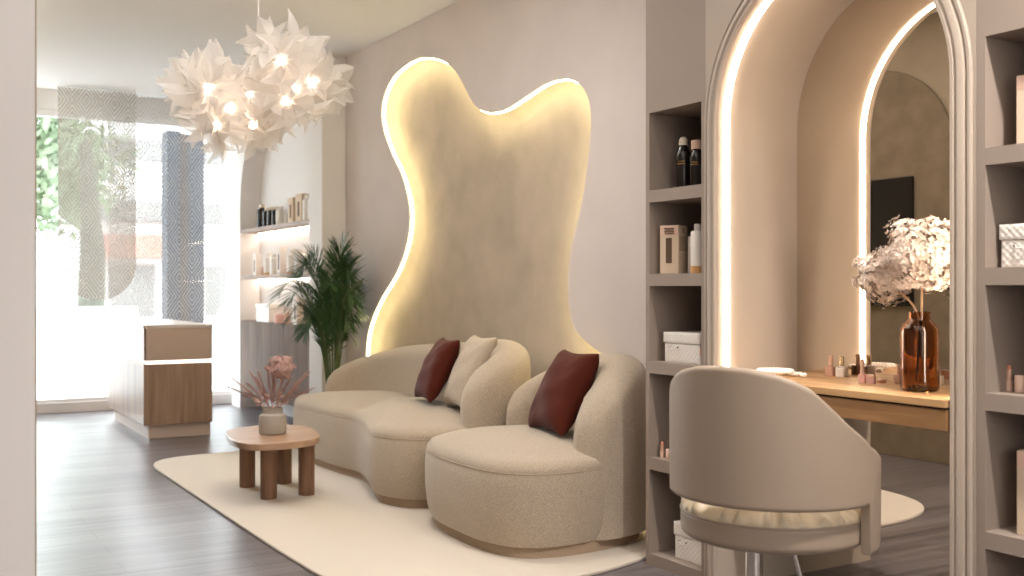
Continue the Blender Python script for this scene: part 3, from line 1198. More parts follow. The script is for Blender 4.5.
# ---------------------------------------------------------------- cabinet wall: two open shelf towers and the arched vanity
def tower(ya, yb, oa, ob, label):
    """ya<yb outer, oa<ob opening"""
    t = thing('shelf_tower', label, 'shelf cabinet', (2.75, (ya + yb) / 2, 0), 'taupe open shelf towers')
    MB().box(XC, XW - 0.002, ya, oa, 0, ZC - .001).build('side_panel', 'taupe', t)
    MB().box(XC, XW - 0.002, ob, yb, 0, ZC - .001).build('side_panel', 'taupe', t)
    MB().box(XC, XW - 0.002, oa, ob, 1.762, ZC - .001).build('top_panel', 'taupe', t)
    MB().box(XW - 0.02, XW - 0.002, oa, ob, 0.0, 1.762).build('back_panel', 'taupe_shaded', t)
    MB().box(XC, XW - 0.02, oa, ob, 0.0, 0.045).build('plinth', 'taupe', t)
    for z in (1.46, 1.135, 0.795, 0.42):
        MB().box(XC, XW - 0.02, oa, ob, z - 0.047, z).build('shelf', 'taupe', t)
    return t


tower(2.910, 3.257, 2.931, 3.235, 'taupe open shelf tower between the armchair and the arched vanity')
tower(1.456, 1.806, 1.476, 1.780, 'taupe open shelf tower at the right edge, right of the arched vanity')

AC, ARV, AZ = 2.363, 0.479, 1.670
al = thing('arched_alcove', 'taupe arched vanity alcove with stepped moulding and lit edge', 'alcove', (2.7, AC, 0))


def arch_pts(r, n=40, z0=0.0):
    p = [(AC + r, z0)]
    p += [(AC + r * math.cos(PI * k / n), AZ + r * math.sin(PI * k / n)) for k in range(n + 1)]
    p += [(AC - r, z0)]
    return p


sur = [(2.909, 0), (2.909, ZC - .001), (1.807, ZC - .001), (1.807, 0)] + arch_pts(0.500)[::-1]
MB().prism(sur, XC, XC + 0.02, 'x').build('surround', 'taupe_light', al)


def arch_sweep(prof):
    """prof: list of (r, x) swept along the arch"""
    rows = [arch_pts(r) for r, x in prof]
    m = len(rows[0])
    vs = []
    for (r, x), row in zip(prof, rows):
        vs += [(x, y, z) for y, z in row]
    fs = []
    for j in range(len(prof) - 1):
        for k in range(m - 1):
            fs.append((j * m + k, j * m + k + 1, (j + 1) * m + k + 1, (j + 1) * m + k))
    return MB().add(vs, fs)


arch_sweep([(0.547, XC - .001), (0.547, XC - .006), (0.543, XC - .010), (0.535, XC - .010), (0.531, XC - .004), (0.527, XC - .004), (0.524, XC - .012),
            (0.516, XC - .016), (0.506, XC - .016), (0.500, XC - .010), (0.496, XC - .010), (0.493, XC - .015), (0.484, XC - .015), (0.480, XC - .010), (ARV, XC + .0)]) \
    .build('moulding', 'taupe_light', al, smooth=35)
arch_sweep([(ARV, XC), (ARV, 2.955)]).build('reveal', 'reveal', al, smooth=35)


def led_arch(r0, r1, x0, x1, zb):
    vs, fs = [], []
    rows = [[(x, y, z) for y, z in arch_pts(r, 40, zb)] for r, x in ((r0, x0), (r1, x0), (r1, x1), (r0, x1))]
    m = len(rows[0])
    for row in rows:
        vs += row
    for j in range(4):
        for k in range(m - 1):
            j2 = (j + 1) % 4
            fs.append((j * m + k, j * m + k + 1, j2 * m + k + 1, j2 * m + k))
    return MB().add(vs, fs)


led_arch(ARV - .001, ARV - .005, XC + .026, XC + .050, .768).build('led_strip', 'led_warm', al, smooth=35)
MB().box(XC + .02, 2.955, 1.807, 1.82, 0, ZC - .001).build('side_panel', 'taupe', al)
MB().box(XC + .02, 2.955, 2.896, 2.909, 0, ZC - .001).build('side_panel', 'taupe', al)
mr = [(y, z) for y, z in arch_pts(ARV + 0.004, 40, 0.0)]
tag(MB().prism(mr, 2.9555, 2.965, 'x').build('mirror', 'mirror'), 'tall arched mirror filling the back of the vanity alcove', 'mirror')

DZ = 0.767
vd = thing('vanity_desk', 'oak vanity desk fitted inside the arched alcove under the mirror', 'desk', (2.7, AC, 0.68))
def notch(x0, x1, z0, z1, e=0.0):
    """board fitted between the reveals"""
    return MB().prism([(x0, 1.8855 + e), (x1, 1.8855 + e), (x1, 2.8405 - e), (x0, 2.8405 - e)], z0, z1)


notch(2.532, 2.954, DZ - .022, DZ).build('desk_top', 'oak_desk', vd, bevel=0.0015)
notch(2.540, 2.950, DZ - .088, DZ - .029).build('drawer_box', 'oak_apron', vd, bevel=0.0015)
notch(2.555, 2.945, DZ - .029, DZ - .022, .004).build('shadow_gap', 'black', vd)


# ---------------------------------------------------------------- things on the vanity
def rrect(cx, cy, hx, hy, r, rot=0.0, n=5):
    pts = []
    for sx, sy, a0 in ((1, 1, 0), (-1, 1, PI / 2), (-1, -1, PI), (1, -1, 1.5 * PI)):
        for k in range(n + 1):
            a = a0 + PI / 2 * k / n
            x = sx * (hx - r) + r * math.cos(a)
            y = sy * (hy - r) + r * math.sin(a)
            pts.append((cx + x * math.cos(rot) - y * math.sin(rot), cy + x * math.sin(rot) + y * math.cos(rot)))
    return pts


def polish(label, x, y, z, mb_, mc, w=.020, h=.034, ch=.034, cr=.0085, rot=.3, group=None):
    t = thing('nail_polish_bottle', label, 'nail polish', (x, y, z), group)
    MB().prism(rrect(x, y, w, w * .8, .006, rot), z + .0004, z + h).build('bottle', mb_, t, smooth=40, bevel=.002)
    MB().lathe([(cr * .9, 0), (cr * .9, .006)], (x, y, z + h), 16).build('neck', mb_, t, smooth=40)
    MB().lathe([(cr, 0.0), (cr, ch - .002), (cr * .9, ch)], (x, y, z + h + .005), 20).build('cap', mc, t, smooth=40)
    return t


polish('square rose brown nail polish with pale cap, left of the bottles before the mirror', 2.885, 2.615, DZ, 'polish_brown', 'rose_gold')
polish('square clear nail polish with pale gold cap, beside the rose brown one', 2.885, 2.565, DZ, 'polish_clear', 'gold_cap')
polish('rose brown nail polish just left of the amber bottle vase', 2.86, 2.305, DZ, 'polish_brown', 'rose_gold', .015, .030, .028, .007)
polish('clear nail polish with pale gold cap right of the amber bottle vase', 2.90, 2.185, DZ, 'polish_clear', 'gold_cap', .019, .032, .03, .0075)
gx, gy = 2.765, 2.372
g = thing('lip_gloss', 'small soft pink lip gloss bottle with tall pointed cap on the vanity', 'lip gloss', (gx, gy, DZ))
MB().prism(rrect(gx, gy, .0105, .0105, .003, .4), DZ + .0004, DZ + .030).build('bottle', 'pink_soft', g, smooth=40, bevel=.001)
MB().lathe([(.0075, 0), (.0055, .03), (.0072, .036), (.0072, .046), (.004, .05)], (gx, gy, DZ + .030), 18).build('cap', 'pink_cap', g, smooth=40)
j = thing('cream_jar', 'small square soft pink jar beside the lip gloss', 'jar', (2.765, 2.336, DZ))
MB().prism(rrect(2.765, 2.336, .0125, .0125, .003, .4), DZ + .0004, DZ + .021).build('jar_body', 'pink_soft', j, smooth=40, bevel=.001)
MB().prism(rrect(2.765, 2.336, .0128, .0128, .003, .4), DZ + .0215, DZ + .030).build('lid', 'pink_cap', j, smooth=40, bevel=.001)
b = thing('compact', 'tiny round peach compact lying behind the pink jar', 'compact', (2.825, 2.345, DZ))
MB().lathe([(.014, 0.0004), (.015, .003), (.015, .006)], (2.825, 2.345, DZ), 24).build('base', 'peach', b, smooth=40)
MB().lathe([(.015, 0.0), (.015, .003), (.013, .005)], (2.825, 2.345, DZ + .0062), 24).build('lid', 'rose_gold', b, smooth=40)
# pearl garland lying in loops
gl = []
random.seed(3)
for k in range(34):
    a = 2 * PI * k / 34
    gl.append((2.662 + .060 * math.cos(a), 2.762 + .066 * math.sin(a)))
for k in range(30):
    a = 2 * PI * k / 30
    gl.append((2.690 + .054 * math.cos(a), 2.690 + .060 * math.sin(a)))
for k in range(16):
    gl.append((2.765 + .010 * math.sin(k * .8), 2.72 - .0068 * k))
pg = MB()
for i, (x, y) in enumerate(gl):
    lay = .0084 if i < 34 else .021 if i < 64 else .0084
    pg.ball((x, y, DZ + lay + .0005), .0082, 10, 7)
tag(pg.build('pearl_garland', 'pearl', smooth=60), 'looped white pearl string lying at the left end of the vanity desk', 'pearl string')

# amber bottle vase with hydrangea heads
ax, ay = 2.700, 2.098
av = thing('bottle_vase', 'tall amber glass bottle vase on the vanity desk', 'vase', (ax, ay, DZ))
prof = [(0.001, 0.001), (.050, .001), (.0555, .006), (.0565, .015), (.0565, .178), (.0545, .190), (.047, .203), (.035, .214), (.0315, .222), (.0315, .236), (.033, .240),
        (.031, .242), (.0285, .236), (.0285, .222), (.032, .213), (.044, .201), (.0515, .188), (.0535, .177), (.0535, .016), (.050, .008), (.001, .008)]
MB().lathe(prof, (ax, ay, DZ), 48, False).build('glass_body', 'amber', av, smooth=30)
hy = thing('hydrangea_stem', 'cream dried hydrangea head leaning left out of the amber bottle vase', 'dried flower', (ax, ay, DZ + .02), 'hydrangeas in the amber vase')
h1 = Vector((2.75, 2.262, 1.122))
MB().tube(catmull([(ax - .02, ay - .035, DZ + .02), (ax, ay, DZ + .21), (ax + .012, ay + .06, DZ + .285), h1 - Vector((0, .01, .045))], 8), .0035, 8).build('stem', 'stem', hy, smooth=60)
blossom_ball(h1, .098, 1300, .0095, .86, 2).build('flower_head', 'petal_cream', hy)
hz = thing('hydrangea_stem', 'large cream dried hydrangea head standing upright in the amber bottle vase', 'dried flower', (ax, ay, DZ + .02), 'hydrangeas in the amber vase')
h2 = Vector((2.69, 2.075, 1.180))
MB().tube(catmull([(ax + .02, ay + .03, DZ + .02), (ax, ay - .005, DZ + .21), (ax - .004, ay - .012, DZ + .33), h2 - Vector((0, 0, .05))], 8), .0038, 8).build('stem', 'stem', hz, smooth=60)
blossom_ball(h2, .122, 2000, .010, .92, 7).build('flower_head', 'petal_cream', hz)


# ---------------------------------------------------------------- things on the shelves
def quilted(name, label, x0, x1, y0, y1, z, h, group='quilted storage boxes on the shelves'):
    """white quilted box with lid; the diamonds are modelled as a low relief on the faces"""
    t = thing(name, label, 'box', ((x0 + x1) / 2, (y0 + y1) / 2, z), group)

    def face_grid(ax_, fixed, a0, a1, b0, b1, sgn):
        na = max(2, int((a1 - a0) / .0035))
        nb = max(2, int((b1 - b0) / .0035))
        vs, fs = [], []
        for i in range(na + 1):
            for k in range(nb + 1):
                a = a0 + (a1 - a0) * i / na
                b = b0 + (b1 - b0) * k / nb
                u, v = (a + b) / .021, (a - b) / .021
                q = abs(math.sin(PI * u) * math.sin(PI * v)) ** .45
                e = min(1, min(a - a0, a1 - a, b - b0, b1 - b) / .006)
                d = .0032 * q * e
                vs.append((fixed + sgn * d, a, b) if ax_ == 'x' else (a, fixed + sgn * d, b))
        for i in range(na):
            for k in range(nb):
                o = i * (nb + 1) + k
                fs.append((o, o + nb + 1, o + nb + 2, o + 1))
        return vs, fs
    hl = h * .64

    def shell(m0, m1, n0, n1, z0, z1, nm):
        mb = MB()
        mb.add([(m0, n0, z0), (m1, n0, z0), (m1, n1, z0), (m0, n1, z0), (m0, n0, z1), (m1, n0, z1), (m1, n1, z1), (m0, n1, z1)],
               [(0, 3, 2, 1), (4, 5, 6, 7), (1, 2, 6, 5), (2, 3, 7, 6)])
        mb.add(*face_grid('x', m0, n0, n1, z0, z1, -1))
        mb.add(*face_grid('y', n0, m0, m1, z0, z1, -1))
        return mb.build(nm, 'white_plastic', t, smooth=60)
    shell(x0 + .004, x1 - .004, y0 + .004, y1 - .004, z + .0006, z + hl, 'box_body')
    shell(x0, x1, y0, y1, z + hl + .001, z + h, 'lid')
    yc = (y0 + y1) / 2 + (y1 - y0) * .18
    for s in (-1, 1):
        MB().ball((x0 - .002, yc + s * .020, z + hl * .80), .0032, 8, 5).build('rivet', 'black', t, smooth=60)
    MB().tube(catmull([(x0 - .003, yc - .018, z + hl * .80), (x0 - .007, yc - .008, z + hl * .70), (x0 - .007, yc + .008, z + hl * .70), (x0 - .003, yc + .018, z + hl * .80)], 4), .0022, 6) \
        .build('handle', 'paper_white', t, smooth=60)
    return t


# box front faces the room (x minus) and the near side (y minus)
quilted('storage_box', 'white quilted box with lid on the third shelf of the tower beside the armchair', 2.59, 2.80, 2.975, 3.185, .795, .115)
quilted('storage_box', 'white quilted box on the bottom shelf of the left tower, behind the chair', 2.60, 2.80, 2.965, 3.135, .045, .140)
quilted('storage_box', 'white quilted box with lid on the right tower, just above the lipstick', 2.60, 2.82, 1.56, 1.765, 1.134, .118)


def kraft_box(label, x, y, z, w, h, rot, big=False):
    """carton with a long window and printed block; local -x face is the window side"""
    t = thing('carton', label, 'carton', (x, y, z), 'kraft cartons on the towers')
    t.rotation_euler = (0, 0, rot)
    o = Vector((x, y, z))

    def bx(m0, m1, n0, n1, p0, p1):
        return MB().box(x + m0, x + m1, y + n0, y + n1, z + p0, z + p1)
    s = w / 2
    bx(-s, s, -s, s, .0005, h).build('box_body', 'kraft', t, bevel=.001)
    bx(-s - .0012, -s - .0004, -s * .30, s * .35, h * .22, h * .74).build('window', 'kraft_dark', t)
    bx(-s - .0012, -s - .0002, -s * .98, s * .98, h * .805, h * .985).build('label_band', 'pink_cap', t)
    for k in range(4):
        bx(-s - .0024, -s - .0014, -s * .55, s * (.55 - .12 * (k % 2)), h * (.945 - .034 * k) - .004, h * (.945 - .034 * k)).build('text_line', 'kraft_dark', t)
    # near side: heart outline above, fine print below
    hp = []
    for k in range(25):
        a = 2 * PI * k / 24
        hp.append((x + .009 * math.sin(a) ** 3, y - s - .0008, z + h * .90 + .0006 * (13 * math.cos(a) - 5 * math.cos(2 * a) - 2 * math.cos(3 * a) - math.cos(4 * a))))
    MB().tube(hp[:-1], .0009, 5, True).build('heart', 'kraft_dark', t)
    bx(-s * .8, s * .8, -s - .0012, -s - .0004, h * .47, h * .78).build('print_block', M['kraft_block'], t)
    for k in range(7):
        bx(-s * .78, s * (.75 - .2 * (k % 3)), -s - .0012, -s - .0004, h * (.40 - .045 * k) - .0012, h * (.40 - .045 * k)).build('text_line', M['kraft_block'], t)
    return t


M['kraft_block'] = mat('kraft_block', '#a8937c', 0.8)
kraft_box('kraft carton with a long window on the second shelf of the left tower', 2.632, 3.175, 1.135, .078, .187, .42)
kraft_box('kraft carton on the top shelf of the right tower', 2.675, 1.673, 1.46, .115, .190, .15)
kraft_box('kraft carton on the fourth shelf of the right tower, below the lipstick', 2.675, 1.660, .42, .13, .225, .15)


def pump(label, x, y, z, r, h, cap_m, dome):
    t = thing('cosmetic_bottle', label, 'bottle', (x, y, z), 'black bottles on the left tower')
    MB().lathe([(.001, .0005), (r * .96, .0005), (r, .004), (r, h * .62), (r * .93, h * .69), (r * .72, h * .77), (r * .52, h * .82), (r * .5, h * .84), (.001, h * .84)], (x, y, z), 32, False) \
        .build('bottle_body', 'bottle_black', t, smooth=35)
    if dome:
        MB().lathe([(r * .56, 0), (r * .56, h * .07), (r * .50, h * .115), (r * .33, h * .15), (.001, h * .16)], (x, y, z + h * .842), 24, False).build('cap', cap_m, t, smooth=50)
    else:
        MB().lathe([(r * .80, 0), (r * .80, h * .185), (r * .76, h * .19), (.001, h * .19)], (x, y, z + h * .80), 24, False).build('cap', cap_m, t, smooth=35)
    for k, wd in ((0, .9), (1, 1.1)):
        vs, fs = [], []
        for q in range(7):
            a = PI + .55 + (q / 6 - .5) * wd
            for zz in (h * (.52 - .045 * k), h * (.52 - .045 * k) + .003):
                vs.append((x + (r + .0006) * math.cos(a), y + (r + .0006) * math.sin(a), z + zz))
        for q in range(6):
            fs.append((q * 2, q * 2 + 2, q * 2 + 3, q * 2 + 1))
        MB().add(vs, fs).build('gold_lettering', 'gold', t)
    return t


pump('black bottle with ivory domed cap on the top shelf of the left tower', 2.655, 3.145, 1.46, .031, .205, 'ivory', True)
pump('black bottle with blush pink square cap on the top shelf of the left tower', 2.650, 3.060, 1.46, .027, .183, 'pink_cap', False)
t = thing('cosmetic_box', 'slim white box between the kraft carton and the white bottle', 'box', (2.675, 3.105, 1.135))
MB().prism(rrect(2.675, 3.105, .015, .019, .001, .3), 1.1355, 1.272).build('box_body', 'paper_white', t)
MB().prism(rrect(2.675, 3.105, .0152, .0192, .001, .3), 1.2725, 1.279).build('lid', 'paper_white', t)
t = thing('cosmetic_bottle', 'white bottle with bamboo base on the second shelf of the left tower', 'bottle', (2.640, 3.043, 1.135))
MB().lathe([(.001, .0005), (.027, .0005), (.027, .028), (.001, .028)], (2.640, 3.043, 1.135), 32, False).build('base', 'bamboo', t, smooth=35)
MB().lathe([(.001, .0285), (.027, .0285), (.027, .155), (.024, .160), (.012, .162), (.001, .162)], (2.640, 3.043, 1.135), 32, False).build('bottle_body', 'white_plastic', t, smooth=35)
MB().lathe([(.014, .1625), (.014, .187), (.001, .188)], (2.640, 3.043, 1.135), 24, False).build('cap', 'paper_white', t, smooth=35)
polish('small clear nail polish in front of the quilted box on the left tower', 2.585, 2.962, .795, 'polish_clear', 'rose_gold', .011, .030, .030, .005, .1)


def lipstick(label, x, y, z, capped=False, s=1.0):
    t = thing('lipstick', label, 'lipstick', (x, y, z))
    if capped:
        MB().lathe([(.001, .0005), (.0125 * s, .0005), (.013 * s, .003), (.013 * s, .044 * s), (.011 * s, .047 * s), (.001, .0475 * s)], (x, y, z), 24, False).build('cap', 'pink_cap', t, smooth=35)
    else:
        MB().lathe([(.001, .0005), (.012 * s, .0005), (.012 * s, .030 * s), (.001, .030 * s)], (x, y, z), 24, False).build('base', 'pink_cap', t, smooth=35)
        MB().lathe([(.0098 * s, .030 * s), (.0098 * s, .060 * s), (.001, .060 * s)], (x, y, z), 24, False).build('sleeve', 'rose_gold', t, smooth=35)
        vs, n = [], 16
        for k in range(n):
            a = 2 * PI * k / n
            vs.append((x + .008 * s * math.cos(a), y + .008 * s * math.sin(a), z + .060 * s))
        for k in range(n):
            a = 2 * PI * k / n
            vs.append((x + .007 * s * math.cos(a), y + .007 * s * math.sin(a), z + (.072 + .005 * math.sin(a)) * s))
        fs = [tuple(range(n))[::-1], tuple(range(n, 2 * n))] + [(k, (k + 1) % n, (k + 1) % n + n, k + n) for k in range(n)]
        MB().add(vs, fs).build('stick', 'peach', t, smooth=50)
    return t


lipstick('open peach lipstick on the third shelf of the right tower', 2.665, 1.792 - .012, .795)
lipstick('blush lipstick cap standing beside the open lipstick on the right tower', 2.655, 1.742, .795, True)
lipstick('small open peach lipstick on the fourth shelf of the left tower', 2.60, 3.205, .42, s=.8)
lipstick('small blush lipstick cap beside the open one on the left tower', 2.60, 3.168, .42, True, s=.8)

# display unit goods
rng = random.Random(9)


def goods(kind, label, y, z, w, h, m, x=2.80, band=None):
    t = thing('cosmetic_bottle' if kind == 'b' else 'carton' if kind == 'k' else 'cosmetic_tube', label, 'bottle' if kind == 'b' else 'carton' if kind == 'k' else 'tube', (x, y, z), 'products on the lit shelves')
    if kind == 'k':
        MB().box(x - .03, x + .03, y - w / 2, y + w / 2, z + .0005, z + h).build('box_body', m, t, bevel=.001)
        MB().box(x - .0315, x - .0303, y - w * .18, y + w * .12, z + h * .18, z + h * .72).build('window', band or 'kraft_dark', t)
    else:
        MB().lathe([(.001, .0005), (w / 2, .0005), (w / 2, h * .78), (w * .3, h * .84), (.001, h * .84)], (x, y, z), 20, False).build('bottle_body', m, t, smooth=35)
        MB().lathe([(w * .30, h * .842), (w * .30, h * .99), (.001, h)], (x, y, z), 16, False).build('cap', 'paper_white' if m != 'bottle_black' else 'ivory', t, smooth=35)
        if band:
            MB().lathe([(w / 2 + .0005, .001), (w / 2 + .0005, .022)], (x, y, z), 20, False).build('base_band', band, t, smooth=35)
    return t


z1, z2, z3 = 1.60, 1.188, .79
goods('b', 'black bottle at the left end of the top lit shelf', 8.89, z1, .085, .205, 'bottle_black')
goods('b', 'second black bottle from the left on the top lit shelf', 8.74, z1, .085, .165, 'bottle_black')
goods('b', 'third black bottle from the left on the top lit shelf', 8.62, z1, .085, .165, 'bottle_black')
goods('b', 'fourth black bottle on the top lit shelf, next to a white tube', 8.51, z1, .075, .160, 'bottle_black')
goods('t', 'white tube right of the black bottles on the top lit shelf', 8.40, z1, .075, .155, 'white_plastic')
goods('t', 'tiny white pot in the middle of the top lit shelf', 8.22, z1, .05, .08, 'white_plastic')
goods('t', 'tiny blush pot in the middle of the top lit shelf', 8.14, z1, .045, .06, 'pink_cap')
goods('k', 'left kraft carton on the top lit shelf', 8.07, z1, .12, .20, 'kraft')
goods('k', 'right kraft carton on the top lit shelf', 7.88, z1, .14, .215, 'kraft')
goods('b', 'tall white bottle near the right end of the top lit shelf', 7.73, z1, .09, .20, 'white_plastic')
goods('b', 'white bottle at the right end of the top lit shelf', 7.63, z1, .08, .19, 'white_plastic')
goods('k', 'slim carton with a brown stripe at the left of the middle lit shelf', 9.02, z2, .08, .19, 'paper_white', band='kraft_dark')
goods('t', 'small tube beside the slim carton on the middle lit shelf', 8.86, z2, .04, .09, 'pink_cap')
goods('b', 'wide white bottle with bamboo base on the middle lit shelf', 8.68, z2, .10, .185, 'white_plastic', band='bamboo')
goods('b', 'white bottle in the middle of the middle lit shelf', 8.52, z2, .10, .175, 'white_plastic')
goods('k', 'tall carton with a brown stripe in the middle of the middle lit shelf', 8.36, z2, .09, .235, 'paper_white', band='kraft_dark')
goods('t', 'thin rose tube right of the tall carton on the middle lit shelf', 8.24, z2, .03, .10, 'rose_gold')
goods('b', 'broad white bottle with bamboo base right on the middle lit shelf', 8.06, z2, .12, .20, 'white_plastic', band='bamboo')
goods('b', 'white bottle near the right of the middle lit shelf', 7.90, z2, .10, .19, 'white_plastic')
goods('b', 'last white bottle on the middle lit shelf behind palm leaves', 7.72, z2, .10, .18, 'white_plastic')
t = thing('storage_box', 'white lidded box on the wooden base cabinet of the display unit', 'box', (2.82, 8.75, z3))
MB().box(2.76, 2.89, 8.58, 8.93, z3 + .0005, z3 + .115).build('box_body', 'white_plastic', t, bevel=.003)
MB().box(2.755, 2.895, 8.57, 8.94, z3 + .116, z3 + .155).build('lid', 'white_plastic', t, bevel=.003)
goods('t', 'rose jar beside the white box on the wooden base cabinet', 8.40, z3, .10, .09, 'pink_soft')
goods('t', 'rose tube in the middle of the wooden base cabinet', 8.24, z3, .04, .11, 'rose_gold')
goods('k', 'tall carton with a brown stripe on the wooden base cabinet', 7.96, z3, .09, .225, 'paper_white', band='kraft_dark')
goods('k', 'kraft carton at the right end of the wooden base cabinet', 7.73, z3, .22, .20, 'bamboo')

# ---------------------------------------------------------------- swivel chair
hx, hyy = 2.108, 2.118
chair = thing('swivel_chair', 'greige leather swivel tub chair with sloping back at the vanity', 'chair', (hx, hyy, 0))


def psi(deg, r, z):
    a = math.radians(deg)
    p = Vector((hx, hyy, 0)) + R_ * (r * math.cos(a)) - F_ * (r * math.sin(a))
    return (p.x, p.y, z)


top_tab = [(0, .880), (15, .876), (30, .862), (40, .845), (48, .826), (57, .788), (70, .735), (90, .672), (110, .635), (132, .605)]
RO, RI = .282, .256
vs, fs = [], []
DE, DT = 123.0, 88.0        # arm ends, where the arms drop past the seat
rows = sorted([-DE + 2 * DE * i / 96 for i in range(97)] + [-DT - .15, -DT + .15, DT - .15, DT + .15])
for dl in rows:
    a = 132 + dl
    top = interp(abs(dl), top_tab)
    zb = .517 if abs(dl) < DT else .388
    e = min(1.0, (DE - abs(dl)) / 1.6)
    ro, ri = RO - .004 * (1 - e), RI + .004 * (1 - e)
    prof = [(ro - .005, zb), (ro, zb + .005), (ro, zb + .012), (ro + .001, (zb + top) / 2), (ro + .001, top - .016), (ro + .001, top - .009), (ro - .004, top - .002), (ro - .011, top),
            (ri + .006, top - .002), (ri, top - .010), (ri, top - .018), (ri, zb + .012), (ri, zb + .006), (ri + .004, zb)]
    vs += [psi(a, r, z) for r, z in prof]
w = 14
for i in range(len(rows) - 1):
    for k in range(w):
        k2 = (k + 1) % w
        fs.append((i * w + k, i * w + k2, (i + 1) * w + k2, (i + 1) * w + k))
fs.append(tuple(range(w)))
fs.append(tuple((len(rows) - 1) * w + k for k in range(w))[::-1])
MB().add(vs, fs).build('backrest', 'leather', chair, smooth=50)
SR = .252
MB().lathe([(.001, .398), (SR - .03, .398), (SR - .012, .402), (SR - .002, .410), (SR, .418), (SR, .424), (SR, .458), (SR, .463), (SR - .003, .468), (.001, .468)], (hx, hyy, 0), 72, False) \
    .build('seat', 'leather', chair, smooth=50)
MB().tube([(hx + (SR - .001) * math.cos(2 * PI * k / 72), hyy + (SR - .001) * math.sin(2 * PI * k / 72), .469) for k in range(72)], .0035, 6, True) \
    .build('piping', 'leather', chair, smooth=60)
# gathered cushion top
vs, fs = [], []
na, nr = 220, 9
prof = [(SR - .004, .470), (SR - .001, .482), (SR - .006, .494), (SR - .018, .503), (SR - .038, .509), (SR - .07, .513), (SR - .11, .515), (SR - .17, .516), (.01, .516)]
for j, (r, z) in enumerate(prof):
    for k in range(na):
        a = 2 * PI * k / na
        g_ = (.5 + .5 * math.sin(a * 34 + 1.7 * math.sin(a * 5) + j * .35)) * (.6 + .4 * math.sin(a * 11 + 1))
        amp = (.004, .014, .022, .024, .018, .009, .003, 0, 0)[j]
        vs.append((hx + (r + .4 * amp * (g_ - .6)) * math.cos(a), hyy + (r + .4 * amp * (g_ - .6)) * math.sin(a), z + amp * (g_ - .7)))
for j in range(nr - 1):
    for k in range(na):
        k2 = (k + 1) % na
        fs.append((j * na + k, j * na + k2, (j + 1) * na + k2, (j + 1) * na + k))
fs.append(tuple((nr - 1) * na + k for k in range(na)))
MB().add(vs, fs).build('seat_cushion', 'leather_gather', chair, smooth=60)
MB().lathe([(.001, .02), (.024, .02), (.024, .385), (.05, .386), (.05, .3975), (.001, .3975)], (hx - .05, hyy + .02, 0), 32, False).build('gas_column', 'chrome', chair, smooth=35)
lv_ = MB().tube([(hx + .03, hyy + .01, .386), (hx + .06, hyy - .02, .368)], .012, 14)
lv_.build('lever_housing', 'black', chair, smooth=40)
MB().tube([psi(60, .07, .392), psi(45, .10, .25), psi(42, .12, .12)], .006, 10).build('reflection_rod', 'chrome', chair, smooth=60)  # chrome rod stands in for a guessed reflection of the chair
for k in range(5):
    a = 2 * PI * k / 5 + .5
    c, s_ = math.cos(a), math.sin(a)
    bx_, by_ = hx - .05, hyy + .02
    leg = MB().tube([(bx_ + .02 * c, by_ + .02 * s_, .075), (bx_ + .15 * c, by_ + .15 * s_, .066), (bx_ + .265 * c, by_ + .265 * s_, .05)], [.017, .014, .011], 12) \
        .build('base_arm', 'chrome', chair, smooth=50)
    MB().tube([(bx_ + .265 * c - .012 * s_, by_ + .265 * s_ + .012 * c, .0225), (bx_ + .265 * c + .012 * s_, by_ + .265 * s_ - .012 * c, .0225)], .022, 18).build('caster', 'black', leg, smooth=40)

# ---------------------------------------------------------------- wall behind the partition, seen in the mirror
pa = []
for k in range(33):
    pa.append((4.70 + .62 * math.cos(PI * k / 32), 1.90 + .60 * math.sin(PI * k / 32)))
pa += [(4.08, 0.0), (5.32, 0.0)]
ap = thing('arched_wall_panel', 'limewashed arched wall panel reflected in the vanity mirror', 'wall panel', (.32, 4.7, 0))
MB().prism(pa, .3225, .345, 'x').build('panel_face', 'panel_dark', ap, bevel=.004)
tvt = thing('television', 'black flat television on the arched panel, seen in the mirror', 'television', (.36, 4.85, 1.36))
MB().box(.3455, .372, 4.366, 5.27, .965, 1.785).build('housing', 'black', tvt, bevel=.003)
MB().box(.3725, .3740, 4.374, 5.262, .975, 1.775).build('screen', 'tv', tvt)
struct(MB().box(.3222, .332, 2.83, 4.075, 0, .07).build('baseboard_left', 'white'))

# ---------------------------------------------------------------- outside
struct(MB().box(-30, 40, 9.95, 60, -.12, -.02).build('street_paving', 'pave'))
pb = thing('street_pillar', 'slate blue pillar with a brown edge strip outside the window', 'pillar', (2.6, 11.2, 0))


def back(x0, x1, y, z0, z1, d, name, m, par):
    return MB().box(x0, x1, y, y + d, z0, z1).build(name, m, par)


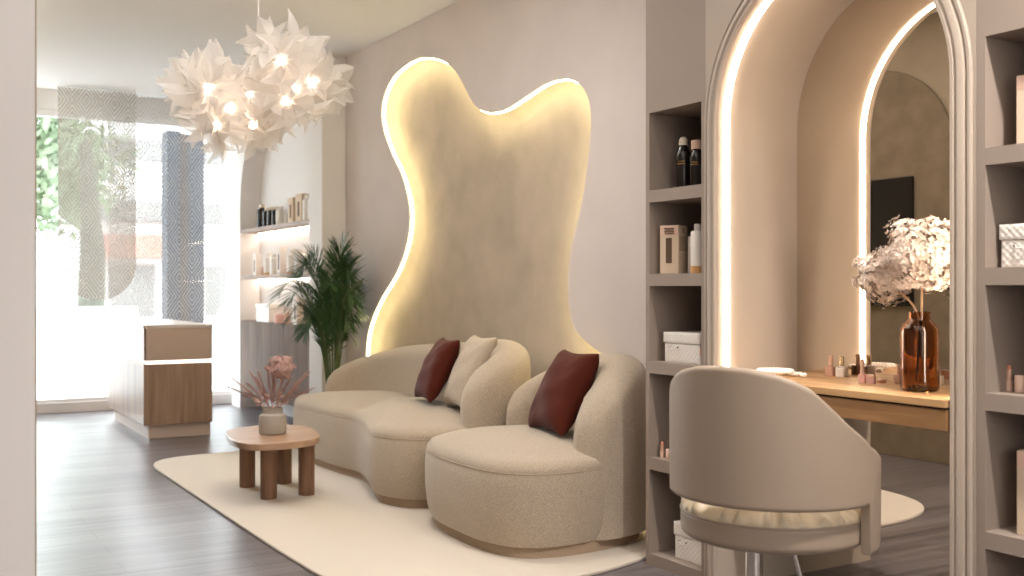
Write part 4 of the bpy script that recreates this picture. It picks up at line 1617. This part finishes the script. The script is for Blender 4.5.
# x at depth y for a view column: X = y*(S+C*u)/(C-S*u)
back(2.52, 2.65, 11.2, -.02, 2.72, .25, 'shaft', 'blue_pillar', pb)
back(2.6502, 2.73, 11.22, -.02, 2.70, .2, 'edge_strip', 'brown_pillar', pb)
back(2.7302, 2.91, 11.24, -.02, 2.70, .2, 'side_shaft', 'blue_pillar', pb)
fb = thing('building', 'pale building across the street with grey bands and a terracotta awning', 'building', (10, 30, 0))
back(4.3, 20, 30, -.02, 6.4, 6, 'wall', 'facade', fb)
for z in (2.9, 4.6):
    back(4.3, 20, 29.8, z, z + .55, .2, 'band', 'facade_grey', fb)
back(5.0, 7.4, 29.0, 1.9, 2.5, 1.0, 'awning', 'awning', fb)
for k in range(5):
    back(5.2 + k * 2.6, 6.4 + k * 2.6, 29.9, .3, 1.7, .1, 'shop_window', 'facade_grey', fb)


def tree(name, label, x, y, h, r, trunk, seed, n=1500, leaf=.14):
    rg = random.Random(seed)
    t = thing(name, label, 'tree', (x, y, -.02))
    MB().tube([(x, y, -.02), (x + .05, y, h * .35), (x - .04, y + .05, h * .7)], [trunk, trunk * .8, trunk * .4], 10).build('trunk', 'bark', t, smooth=60)
    mb = MB()
    cen = [(x + rg.uniform(-.6, .6) * r, y + rg.uniform(-.6, .6) * r, h - r * rg.uniform(.2, 1.3), r * rg.uniform(.4, .65)) for _ in range(9)]
    for i in range(n):
        cx_, cy_, cz_, cr_ = cen[i % 9]
        d = Vector((rg.gauss(0, 1), rg.gauss(0, 1), rg.gauss(0, 1))).normalized() * cr_ * rg.uniform(.5, 1)
        p = Vector((cx_, cy_, cz_)) + d
        a = Vector((rg.uniform(-1, 1), rg.uniform(-1, 1), rg.uniform(-1, 1))).normalized()
        b = a.cross(d).normalized() * leaf * .5
        a = a * leaf
        mb.add([p - a, p + b, p + a, p - b], [(0, 1, 2, 3)])
    mb.build('crown', 'tree', t)
    return t


tree('street_tree', 'leafy green street tree outside the window at the left', 1.62, 16.5, 4.1, 1.5, .16, 4, 2600, .11)
tree('slim_tree', 'tall slim tree just outside behind the left hanging screen', 2.35, 15.0, 4.4, .7, .20, 8)
pw = thing('planter_wall', 'low white planter wall outside the window at the left', 'planter', (2.2, 14.0, 0))
MB().box(1.2, 2.75, 13.8, 14.3, -.019, .84).build('planter_body', 'facade', pw, bevel=.01)
tree('planter_shrub', 'low shrub outside right of the slate pillar', 5.0, 15.5, 1.5, .5, .05, 6, 400, .09)
